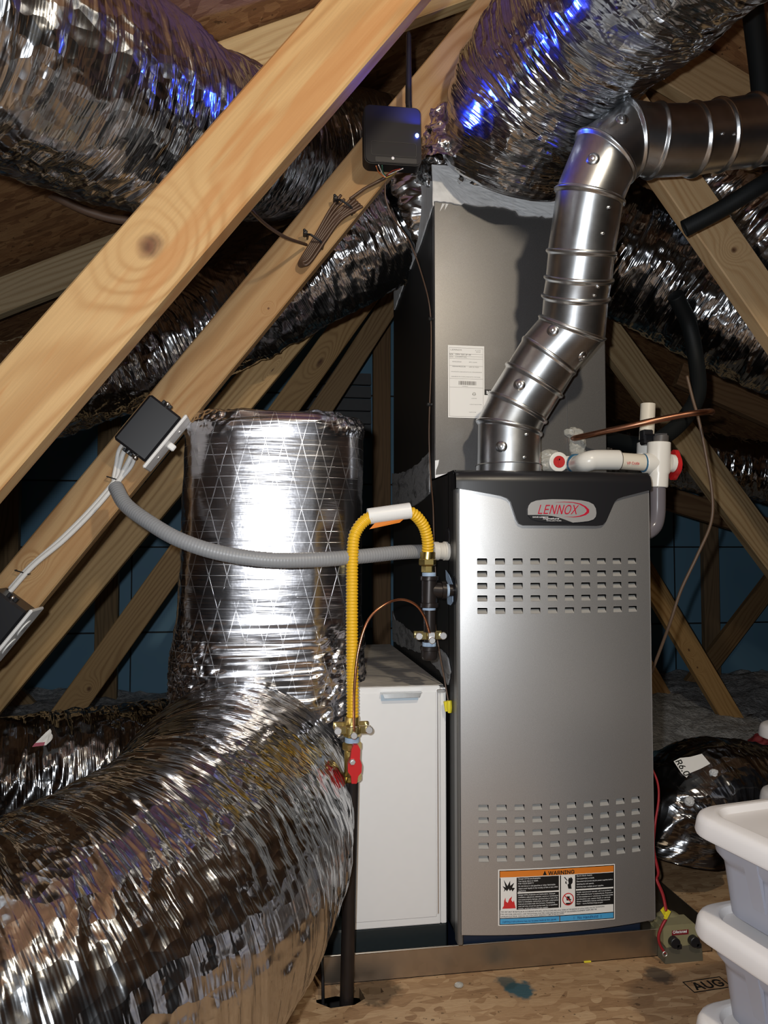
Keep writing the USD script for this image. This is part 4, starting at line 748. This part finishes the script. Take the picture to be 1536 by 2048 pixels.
def staple(name, label, u, v, ang, w=.012, mat=None, y=Y2, h=.011):
    c = P(u, v, y); d = np.array([math.cos(ang), 0, math.sin(ang)]); p = [c-d*w, c-d*w+(0, -h, 0), c+d*w+(0, -h, 0), c+d*w]
    return solo(name, label, 'cable staple', cat(*[cyl(p[i], p[i+1], .0011, 8) for i in range(3)]), mat or INK, False, loc=tuple(c))
staple('cable_staple', 'thin wire staple over the white cables above the conduit end', 229, 958, -.3); staple('cable_staple', 'wire staple over the white cables beside the dark knot', 47, 1144, -.3)

# ------------------------------------------------------------------ control box with antenna and LED
RY = .052; rc = P(786, 270, RY); xr = P(886, 277, RY)-rc; xr /= np.linalg.norm(xr); M = np.eye(4); M[:3, 0] = xr; M[:3, 1] = np.cross((0, -1.0, 0), xr); M[:3, 2] = (0, -1.0, 0); M[:3, 3] = rc
rw, rh = .0545, .0565
rt_ = thing('control_box', 'black control box with a glowing blue light, mounted beside the cabinet top', 'control box', M=M)
shell = poly_plate(rrect(-rw, -rh, rw, rh, .012), 0, .03); v = shell.vertices.copy(); shell = tm(np.stack([v[:, 0], v[:, 2], v[:, 1]-.03], 1), shell.faces); shell.invert()
def flat(poly, z0, z1): m = trimesh.creation.extrude_polygon(poly, z1-z0, engine='earcut'); m.apply_translation((0, 0, z0)); return m
part(rt_, 'housing', cat(flat(rrect(-rw, -rh, rw, rh, .012), -.030, -.002), flat(rrect(-rw+.002, -rh+.002, rw-.002, rh-.002, .011), -.002, .0)), plain('router_plastic', (.011, .010, .010), .55, spec=.3), 30, local=True)
part(rt_, 'terminal_cover', flat(rrect(-rw+.012, -rh+.016, rw-.010, -.0135, .004).difference(rrect(-rw+.0128, -rh+.0168, rw-.0108, -.0143, .0035)), 0, .0004), INK, False, local=True)
part(rt_, 'terminal_strip', flat(rrect(-rw+.020, -rh+.0035, rw-.010, -rh+.013, .002), -.001, .0006), INK, False, local=True)
part(rt_, 'button', ball((-.001, -rh+.0115, .0008), (.0030, .0030, .0012)), WHITE_PLASTIC, True, local=True)
g = G(); em = g('emission', color=(.05, .12, 1.0), strength=40.0); disk_light('status_glow', rc+xr*(rw-.0085)+np.array([0, -.011, .004]), (0, -.86, .51), .0045, .62, (.02, .05, 1.0)); LED = usdkit.material(stage, '/World/Looks/blue_led', g.n, g.l, surface=em+'.emission')
part(rt_, 'status_light', ball((rw-.0085, .0015, .0012), (.0036, .0042, .0022)), LED, True, local=True, label='glowing blue status light')
an = part(rt_, 'antenna', cat(cyl((.0355, rh-.002, -.016), (.0345, rh+.012, -.016), .0058, 16), cyl((.0345, rh+.010, -.016), (.034, rh+.020, -.016), .0062, 16), revolve([(.034, rh+.018, -.016), (.036, rh+.150, -.016), (.0362, rh+.156, -.016)], [.0064, .0050, .003], 16)), BLACK, 40, local=True)
# thermostat cable: bundle with ties, its coloured conductors, the tail from behind
def R2(u, v, dy=0): return P(u, v, Y2-.008-dy)
def hank():
    loops = []
    for k in range(5):
        o = k*5.2; a = [(690-8+o*1.3, 392-2+o*1.6), (660+o*.9, 420+o*.75), (632+o*.55, 470+o*.45), (606+o*.5, 512+o*.3), (598+o*.35, 528-o*.15)]
        b = [(604+o*.4, 532-o*.1), (622+o*.2, 518-o*.1), (648+o*.2, 478), (672+o*.5, 432+o*.3), (706+o*.9, 394+o*.9)]
        loops.append([R2(u, v, .004+.0025*k) for u, v in a]+[R2(u, v, .009+.002*k) for u, v in b])
    return loops
hk = thing('wire_bundle', 'brown thermostat wire folded into a bundle on the timber', 'wire bundle', tuple(R2(655, 450)))
for l in hank(): part(hk, 'wire_loop', tube(l, .0028, 9, .003), BROWN_WIRE, True)
part(hk, 'wire_tail', tube([R2(700, 398, .012), R2(728, 378, .012), R2(752, 365, .01), R2(768, 356, .012), R2(776, 350, .02)], .0030, 9, .003), BROWN_WIRE, True)
part(hk, 'wire_tail', tube([D(498, 417, 1.2), D(530, 448, 1.3), D(570, 474, 1.36), R2(612, 489, .004)], .0030, 9, .004), BROWN_WIRE, True)
ends = [((770, 355), (758, 345), (752, 332), (.62, .17, .05)), ((771, 354), (763, 343), (757, 330), (.75, .70, .66)), ((772, 353), (766, 345), (764, 331), (.03, .16, .10)), ((774, 350), (785, 346), (806, 337), (.75, .70, .66)), ((773, 352), (784, 342), (800, 338), (.45, .05, .03)), ((772, 356), (785, 350), (792, 344), (.5, .35, .08))]
for k, (a, b, c, col) in enumerate(ends): part(hk, 'conductor', tube([R2(*a, .02), R2(*b, .035), P(*c, RY-.002)], .0011, 7, .002), plain(f'conductor_{k}', col, .45), True)
for nm_, (u, v), an_ in (('upper', (690, 411), -.55), ('lower', (630, 480), -.55)):
    c = R2(u, v, .010); d = np.array([math.cos(an_), 0, math.sin(an_)]); st_ = thing('cable_tie', f'black cable tie round the {nm_} part of the brown wire bundle', 'cable tie', tuple(c))
    part(st_, 'strap', tube([c-d*.016+(0, .018, 0), c-d*.016+(0, -.004, 0), c-d*.010+(0, -.011, 0), c+d*.010+(0, -.011, 0), c+d*.018+(0, -.004, 0), c+d*.018+(0, .018, 0)], .0022, 8), BLACK, 30)
    part(st_, 'head', cat(bx(c-d*.022-(.004, .008, .004), c-d*.022+(.004, .010, .004), .0015), ball(c-d*.024-(0, .008, -.002), .0028)), BLACK, 30)
side = [P(770, 366, .05), P(772, 400, .05), P(788, 438, .06), P(818, 482, .10), P(842, 545, .13), P(860, 620, .165), P(862, 720, .168), P(858, 860, .168), P(861, 950, .168), P(866, 1010, .12), P(868, 1080, .10), P(872, 1180, .09), P(870, 1240, .085), P(878, 1300, .075), P(889, 1360, .05), P(900, 1412, .040)]
for q in side[5:]: q[0] = min(q[0], -.004)
tw = thing('thermostat_wire', 'thin brown wire hanging down the black cabinet side to a yellow wire nut', 'wire', tuple(side[8]))
part(tw, 'wire', tube(side, .0016, 8, .004), BROWN_WIRE, True)
wn = side[-1]; part(tw, 'wire_nut', cat(revolve([wn+(0, 0, .010), wn+(.001, 0, -.002), wn+(.001, 0, -.012)], [.0046, .0060, .0036], 12), revolve([wn+(-.006, .004, .008), wn+(-.004, .004, -.010)], [.004, .003], 10)), YELLOW_TAG, 40, 'yellow wire nut')
for k, (u, v) in enumerate(((862, 638), (859, 809))): solo('wire_clip', ('upper' if k == 0 else 'lower')+' black bead clip holding the thin wire on the cabinet edge', 'clip', cat(ball(P(u-2, v, .165), .0042), ball(P(u+4, v, .168), .003)), plain(f'clip_{k}', (.02, .02, .02), .12), True, loc=tuple(P(u, v, .168)))
cable('roof_cable', 'brown flat cable sagging below the big upper left duct', [D(-40, 330, 1.75), D(40, 356, 1.78), D(110, 392, 1.8), D(180, 424, 1.83), D(250, 440, 1.86), D(320, 436, 1.9)], .011, BROWN_STRAP, 'cable')

# ------------------------------------------------------------------ condensate piping and refrigerant lines
PY = .095
dt = thing('condensate_drain', 'white plastic condensate drain with tee and trap on the furnace top', 'drain pipe', tuple(P(1200, 930, PY)))
q = lambda u, v, y=PY: P(u, v, y)
rr_ = .0178
co = q(1113, 925, CY-.004); part(dt, 'cleanout_plug', cat(revolve([co+(0, .004, 0), co+(0, -.012, 0), co+(0, -.014, 0)], [.021, .0205, .018], 30)), PVC, 40)
part(dt, 'red_port', cat(revolve([co+(0, -.0130, 0), co+(0, -.0140, 0), co+(0, -.0155, 0), co+(0, -.0157, 0)], [.0125, .0125, .0122, .0105], 26), cyl(co+(0, -.013, 0), co+(0, -.0145, 0), .0092, 20), bx(co+(-.0015, -.017, -.008), co+(.0015, -.013, .006)), bx(co+(-.005, -.017, .003), co+(.001, -.013, .006))), RED_PLASTIC, 30, 'red molded port')
part(dt, 'port_flange', cat(bx(co+(.014, -.010, -.013), co+(.034, .002, .013), .004), ball(co+(.026, -.0105, .0), .002)), PVC, 30)
el = [q(1146, 926, CY-.015), q(1158, 928, CY-.04), q(1172, 924, PY+.005), q(1190, 920, PY), q(1238, 920, PY)]
part(dt, 'elbow', tube(el, [.0165, .0190, .0200, .0200, .0200], 28, .003), PVC, True)
part(dt, 'glue_ring', cyl(q(1148, 926, CY-.018), q(1153, 927, CY-.025), .0195, 24), BLUE_GLUE, 40); part(dt, 'glue_ring', cyl(q(1286, 926), q(1290, 926), .0186, 24), BLUE_GLUE, 40)
pp = part(dt, 'pipe', cyl(q(1228, 921), q(1300, 926), .0168, 28), PVC_CREAM, 40)
t0 = q(1254, 929, PY-.0176); part(pp, 'print', text_xz('VP Code', t0[0], t0[2], .0055, .026, .0004, False, 0, t0[1]), RED_INK, False)
TX = q(1318, 925)
part(dt, 'tee', cat(revolve([q(1288, 927), q(1290, 927), q(1312, 927)], [.0195, .0208, .0208], 28), revolve([q(1318, 885), q(1318, 886), q(1317, 944), q(1317, 949), q(1316, 973), q(1316, 975)], [.0215, .0228, .0228, .0195, .0195, .0180], 30)), PVC, 40)
part(dt, 'drop_pipe', tube([q(1315, 973), q(1315, 1000), q(1314, 1030), q(1308, 1052), q(1293, 1064), q(1270, 1068)], [.0158]*6, 24, .004), PVC_DARK, True, 'grey drain pipe curving behind the furnace')
part(dt, 'top_plug', cat(cyl(q(1322, 872), q(1322, 886), .0150, 20), cyl(q(1322, 868), q(1322, 873), .0135, 6)), plain('plug_grey', (.10, .09, .085), .35), 30)
part(dt, 'black_clamp', cat(bx(q(1284, 884, PY+.02)-(0, .012, .006), q(1310, 872, PY+.02)+(.0, .012, .003), .003), bx(q(1288, 880, PY+.01), q(1297, 862, PY+.03), .002)), BLACK, 30)
va = thing('drain_standpipe', 'short cream upright standpipe behind the white drain tee', 'drain pipe', tuple(q(1290, 900, PY+.05)))
part(va, 'pipe', cat(cyl(q(1293, 880, PY+.05), q(1296, 808, PY+.05), .0152, 26)), PVC_CREAM, 40); part(va, 'coupling', cyl(q(1291, 915, PY+.05), q(1292, 886, PY+.05), .0182, 26, b=.001), PVC, 40)
rcx = q(1350, 930, PY+.005); vh_ = thing('drain_valve_handle', 'red thumb wheel on the right of the white drain tee', 'valve handle', tuple(rcx))
part(vh_, 'hub', cyl(q(1338, 926, PY), q(1347, 927, PY), .018, 24), PVC, 40)
wp = []
for a in np.linspace(0, 2*np.pi, 48, endpoint=False): rr0 = .0235+.0075*max(0, math.cos(2*a+.4))**3; wp.append((rr0*math.cos(a), rr0*math.sin(a)))
wmesh = trimesh.creation.extrude_polygon(Polygon(wp), .009, engine='earcut'); v = wmesh.vertices; wmesh = tm(np.stack([rcx[0]-.006+v[:, 2], rcx[1]+v[:, 1], rcx[2]+v[:, 0]], 1), wmesh.faces)
part(vh_, 'wheel', wmesh, RED_PLASTIC, 30)
solo('pipe_sealant', 'clear blobs of sealant round the drain outlet on the cabinet', 'sealant', crumple(cat(ball(P(1100, 922, CY), (.028, .010, .022), 4), ball(P(1155, 890, CY), (.016, .012, .030), 4), ball(P(1148, 866, CY), (.020, .012, .010), 4)), .006, 60, 3), CAULK, True, loc=tuple(P(1110, 915, CY)))
lq = [P(1146, 877, CY-.002), P(1160, 874, .15), P(1220, 861, .10), P(1290, 845, .06), P(1360, 831, .04), P(1400, 825, .035), P(1421, 823, .06), P(1424, 825, .12)]
cable('copper_line', 'copper refrigerant tube sticking out from the cabinet toward the right', lq, .0062, COPPER_OLD, 'copper pipe', n=14)
sl_ = [q(1222, 880, .30), D(1290, 890, 1.66), D(1335, 868, 1.68), D(1374, 830, 1.72), D(1396, 785, 1.76), D(1392, 720, 1.80), D(1378, 650, 1.80), D(1350, 590, 1.76)]
cable('insulated_line', 'black foam-insulated refrigerant line curving up behind the copper tube', sl_, .018, RUBBER, 'insulated pipe', n=20)
cable('insulated_line', 'black foam tube slanting across the knotted right timber', [D(1368, 458, 1.50), D(1440, 420, 1.48), D(1536, 362, 1.46), D(1600, 326, 1.50)], .0165, RUBBER, 'insulated pipe', n=18)
cable('insulated_line', 'black foam tube hanging at the upper right picture edge', [D(1496, -60, 1.40), D(1508, 40, 1.40), D(1519, 130, 1.40), D(1526, 200, 1.40)], .0185, RUBBER, 'insulated pipe', n=18)
cable('control_wire', 'brown wire drooping from the refrigerant line past the furnace edge', [D(1374, 752, 1.64), D(1386, 800, 1.63), D(1397, 838, 1.62), D(1410, 900, 1.62), D(1424, 985, 1.62), D(1422, 1045, 1.62), D(1395, 1110, 1.62), D(1362, 1180, 1.63), D(1342, 1240, 1.64), D(1322, 1295, 1.66), D(1303, 1345, 1.68)], .0034, TAN_WIRE, 'wire')

# ------------------------------------------------------------------ pan switch box, red wire, tag on the duct
fy0 = .002; fb = lambda u, v, y=fy0: P(u, v, y)
ps = thing('float_switch', 'olive tan plastic overflow switch with two black knobs, clipped on the pan', 'switch', tuple(fb(1355, 1880)))
a, b = fb(1327, 1896), fb(1394, 1846)
part(ps, 'body', hull([(x, y, z) for y in (fy0, fy0+.035) for x, z in ((a[0], b[2]-.006), (a[0]+.006, b[2]), (b[0]-.006, b[2]), (b[0], b[2]-.006), (b[0]+.001, a[2]+.008), (b[0]-.004, a[2]), (a[0]+.008, a[2]-.004), (a[0], a[2]+.008))]), TAN_PLASTIC, False)
dc = fb(1338, 1846, .045); part(ps, 'dome', revolve([dc-(0, 0, .018), dc-(0, 0, .003), dc, dc+(0, 0, .010), dc+(0, 0, .018), dc+(0, 0, .021)], [.034, .034, .030, .026, .016, .003], 30), TAN_PLASTIC, 40)
part(ps, 'foot', hull([(x, y, z) for y in (fy0-.001, fy0+.026) for x, z in ((a[0]+.004, a[2]), (b[0]+.008, a[2]+.002), (b[0]+.010, .0005), (a[0]+.002, .0005))]), plain('dark_olive', (.11, .10, .07), .5), False)
for k, (u, v) in enumerate(((1345, 1881), (1384, 1879))):
    c = fb(u, v, fy0); part(ps, 'knob', cat(cyl(c, c-(0, .012, 0), .0095, 20, b=.001), bx(c+(.002, -.012, -.011), c+(.012, -.001, -.002), .001)), BLACK, 30)
a, b = fb(1344, 1871, fy0-.0006), fb(1377, 1859, fy0-.0006); lb_ = part(ps, 'brand_label', bx((a[0], fy0-.0008, a[2]), (b[0], fy0+.001, b[2])), MAROON, False, 'maroon brand label')
part(lb_, 'print', cat(text_xz('Rectorseal', a[0]+.0075, a[2]+.0035, .0046, .022, .0004, True, 0, fy0-.0009), poly_plate(Polygon(circ*.0026+(a[0]+.0042, a[2]+.0056)).difference(Polygon(circ*.0016+(a[0]+.0042, a[2]+.0056))), fy0-.0013, fy0-.0008)), WHITE_INK, False)
rw_ = [D(1303, 1535, 1.52), D(1315, 1565, 1.50), D(1317, 1600, 1.48), D(1309, 1655, 1.46), D(1307, 1700, 1.45), D(1316, 1745, 1.44), D(1313, 1760, 1.44), D(1325, 1790, 1.42), D(1332, 1822, 1.40)]
rw2 = [P(1332, 1838, -.004), P(1324, 1852, -.006), P(1317, 1872, -.006), P(1320, 1890, -.006), P(1330, 1906, -.008)]
rd = thing('red_wire', 'red switch wire hanging from the furnace edge to a ring terminal', 'wire', tuple(rw_[4]))
part(rd, 'wire', tube(rw_, .0023, 8, .004), RED_WIRE, True); part(rd, 'wire', tube([p_+(.003, .004, 0) for p_ in rw_[2:]], .0023, 8, .004), RED_WIRE, True); part(rd, 'wire', tube(rw2, .0026, 8, .004), RED_WIRE, True)
tg = [P(u, v, -.006) for u, v in ((1332, 1811), (1342, 1822), (1332, 1840), (1321, 1822))]; part(rd, 'crimp_tag', cat(hull([p_+(0, d_, 0) for p_ in (P(1332, 1811, -.006), P(1322, 1822, -.006), P(1331, 1836, -.006), P(1337, 1822, -.006)) for d_ in (0, .003)]), hull([p_+(0, d_, 0) for p_ in (P(1337, 1820, -.008), P(1342, 1823, -.008), P(1334, 1839, -.008), P(1329, 1838, -.008)) for d_ in (0, .004)])), YELLOW_TAG, False, 'yellow folded tag')
rt0 = P(1330, 1908, -.010); part(rd, 'ring_terminal', cat(trimesh.creation.torus(.0042, .0012).apply_transform(trimesh.transformations.rotation_matrix(math.pi/2, (1, 0, 0))).apply_translation(rt0)), STEEL, 40)
tgM = D(1386, 1532, 1.66); tu = (D(1420, 1524, 1.655)-D(1352, 1540, 1.655)); tu /= np.linalg.norm(tu); tv = D(1380, 1516, 1.672)-D(1386, 1548, 1.645); tv -= tu*(tv @ tu); tv /= np.linalg.norm(tv); tn = np.cross(tu, tv); M = np.eye(4); M[:3, 0], M[:3, 1], M[:3, 2], M[:3, 3] = tu, tv, tn, tgM
tagp = thing('insulation_tag', 'torn white paper tag marked R6.0 on the dark duct', 'tag', M=M)
part(tagp, 'paper', flat(Polygon([(-.034, .020), (-.018, .024), (.004, .021), (.030, .022), (.036, -.004), (.012, -.010), (-.014, -.014), (-.024, -.022), (-.030, -.010)]), 0, .0006), PAPER, False, local=True)
tt = text_mesh('R6.0', .013, .0004, True); tt.apply_transform(trimesh.transformations.rotation_matrix(-math.pi/2+.12, (0, 0, 1))); tt.apply_translation((-.031, .020, .0006)); part(tagp, 'print', tt, INK, False, local=True)
for lab_, p_, r0 in (('pale tuft of fluff beside the R6.0 tag', D(1428, 1546, 1.69), .0075), ('pale tuft of fluff behind the top tub rim', D(1379, 1602, 1.64), .009)): solo('insulation_tuft', lab_, 'insulation tuft', crumple(ball(p_, (r0*1.1, r0*.8, r0), 4), .005, 90, 2), CLEAR_LENS, True, loc=tuple(p_))
scr = thing('label_scrap', 'torn pink and white label flap on the far left duct', 'paper scrap', tuple(D(85, 1478, 1.50)))
part(scr, 'paper', crumple(hull([D(100, 1458, 1.5), D(66, 1492, 1.48), D(92, 1490, 1.48), D(105, 1476, 1.5), D(85, 1482, 1.52)]).subdivide().subdivide(), .003, 80), PAPER, False); part(scr, 'pink_print', hull([D(64, 1494, 1.478), D(88, 1491, 1.478), D(90, 1484, 1.478), D(70, 1486, 1.478), D(78, 1488, 1.485)]), plain('pink_ink', (.45, .12, .16), .5), False)

# ------------------------------------------------------------------ bits on the floor
for k, (lab_, u, v, r0, m_) in enumerate((('tiny white foam crumb on the floor by the gas pipe', 619, 1953, .004, WHITE_INK), ('second white foam crumb, nearest the big duct', 596, 1976, .0036, WHITE_INK), ('flattened clear sealant blob on the floor', 918, 1974, .008, CAULK))):
    c = Pz(u, v, 0); solo('floor_crumb', lab_, 'crumb', crumple(ball(c+(0, 0, r0*.45), (r0, r0*.8, r0*.5), 3), .001, 200, k), m_, True, loc=tuple(c))
c = Pz(1175, 1925, 0); solo('yellow_scrap', 'small yellow plastic scrap lying against the pan', 'scrap', bx(c+(-.007, -.002, 0), c+(.007, .003, .003), .001), YELLOW_TAG, False, loc=tuple(c))
c = Pz(1380, 1972, .0003); st = thing('floor_stamp', 'black stamped lettering in a frame on the floor boards beside the tubs', 'stamp', tuple(c))
M2 = np.eye(4); tt = text_mesh('AUG', .020, .0003, True); sx0 = c+(.004, -.013, 0); tt.apply_transform(trimesh.transformations.rotation_matrix(.08, (0, 0, 1))); tt.apply_translation(sx0+(0, 0, .0001)); part(st, 'lettering', tt, INK, False)
fr = sbox(0, 0, .075, .034).difference(sbox(.002, .002, .073, .032)); fr = affinity.translate(affinity.rotate(fr, 4.5, origin=(0, 0)), c[0]-.004, c[1]-.020); part(st, 'frame', flat(fr, .0001, .0004), INK, False)
solo('drain_hose', 'thin black tube running into the floor hole left of the gas pipe', 'tube', tube([P(637, 1868, .05), P(641, 1900, .03), P(645, 1950, .01), P(646, 2010, .004)]+[P(646, 2010, .004)-(0, 0, .06)], .0028, 8, .004), BLACK, True, loc=tuple(P(645, 1950, .01)))

# ------------------------------------------------------------------ white-lidded tubs
BW, BL, BH = .34, .44, .1335; A_ = math.radians(10.1)
def make_tub(label, loc, group, labelled=False):
    M = np.eye(4); M[:3, 0] = (math.cos(A_), math.sin(A_), 0); M[:3, 1] = (-math.sin(A_), math.cos(A_), 0); M[:3, 3] = loc
    t = thing('storage_tub', label, 'storage tub', M=M)                    # origin at the tub's middle, floor level
    hw, hl = BW/2, BL/2; ins = .022
    rg = [rr_ring(hw-ins-.020, hl-ins-.020, .030, .001), rr_ring(hw-ins-.016, hl-ins-.016, .034, .004), rr_ring(hw-ins-.010, hl-ins-.010, .036, .066), rr_ring(hw-ins-.009, hl-ins-.009, .036, .072), rr_ring(hw-ins-.001, hl-ins-.001, .040, .083), rr_ring(hw-ins+.003, hl-ins+.003, .042, .112)]
    inn = [rr_ring(hw-ins, hl-ins, .040, .112), rr_ring(hw-ins-.012, hl-ins-.012, .034, .070), rr_ring(hw-ins-.019, hl-ins-.019, .031, .004)]
    part(t, 'body', loft(rg+inn), TUB, 40, 'translucent grey body', local=True)
    for sy in (-.25, .25): part(t, 'side_rib', hull([(-hw+ins+.012, sy*BL-.010, .030), (-hw+ins+.012, sy*BL+.010, .030), (-hw+ins-.004, sy*BL-.012, .100), (-hw+ins-.004, sy*BL+.012, .100), (-hw+ins+.014, sy*BL-.010, .030), (-hw+ins+.004, sy*BL-.012, .1)]), TUB, 30, local=True)
    lr = [rr_ring(hw-.006, hl-.006, .050, .1035), rr_ring(hw-.001, hl-.001, .054, .1045), rr_ring(hw, hl, .055, .108), rr_ring(hw-.002, hl-.002, .054, .121), rr_ring(hw-.0055, hl-.0055, .051, .1275), rr_ring(hw-.011, hl-.011, .047, .1305), rr_ring(hw-.020, hl-.020, .043, .1318), rr_ring(hw-.023, hl-.023, .042, .1328), rr_ring(hw-.026, hl-.026, .040, .1318), rr_ring(hw-.030, hl-.030, .038, .1235), rr_ring(hw-.045, hl-.045, .032, .1225), rr_ring(hw-.060, hl-.060, .028, .1235)]
    lo = [rr_ring(hw-.06, hl-.06, .028, .1210), rr_ring(hw-.034, hl-.034, .036, .1200), rr_ring(hw-.020, hl-.020, .042, .104)]
    part(t, 'lid', loft(lr[::-1]+[lr[0]][:0], True, False), TUB_LID, 40, 'white lid with a rolled rim', local=True)
    if labelled:
        y1 = labelled; x0 = -hw+ins+.0085
        def sheet(ya, yb, za, zb, o): return hull([(x0-.0012*o-.0004+.0095*(z < .06)*0+(.010*(1-(z-.004)/.066) if z < .066 else 0)-(0.0), y, z) for y in (ya, yb) for z in (za, zb)]+[(x0+.002+(.010*(1-(z-.004)/.066) if z < .066 else 0), y, z) for y in (ya, yb) for z in (za, zb)])
        sh = part(t, 'paper_label', sheet(y1-.12, y1, .006, .064, 1), PAPER, False, local=True, label='white-edged product label')
        part(sh, 'dark_panel', sheet(y1-.117, y1-.003, .042, .061, 1.5), NAVY_INK, False, local=True); part(sh, 'blue_panel', sheet(y1-.117, y1-.003, .009, .040, 1.5), plain('violet_ink', (.14, .15, .42), .5), False, local=True)
        part(sh, 'pink_blob', ball((x0+.0005, y1-.012, .051), (.002, .007, .008)), plain('pink_photo', (.62, .36, .40), .5), True, local=True)
    return t
corner = D(1367, 1998, 1.06); ex = np.array([math.cos(A_), math.sin(A_), 0]); ey = np.array([-math.sin(A_), math.cos(A_), 0])
mid = corner+ex*(BW/2-.006)-ey*(BL/2-.006); mid[2] = 0
for k, lab_ in enumerate(('white-lidded tub standing on the floor, only its lid corner in view', 'white-lidded tub in the middle of the stack, with a printed label', 'white-lidded tub on top of the front stack')):
    make_tub(lab_, mid+np.array([.004*k, .003*k, k*BH]), 'white-lidded tubs', (.06 if k == 1 else False))
c4 = D(1500, 1437, 1.62); m4 = c4+ex*(BW/2-.006)-ey*(BL/2-.006)
m4[:2] = m4[:2]+np.array([.0, .0])
for k, lab_ in enumerate(('white-lidded tub at the bottom of the rear stack behind the others', 'white-lidded tub in the middle of the rear stack behind the others', 'white-lidded tub on top of the rear stack, at the right picture edge')):
    make_tub(lab_, (m4[0], m4[1], k*BH), 'white-lidded tubs')
solo('red_bag', 'dark red bag edge on the far floor beside the rear tubs', 'bag', crumple(ball(D(1552, 1500, 2.05), (.075, .06, .035), 4), .02, 25, 4), plain('dark_red_cloth', (.16, .012, .015), .7), True, loc=tuple(D(1552, 1500, 2.05)))
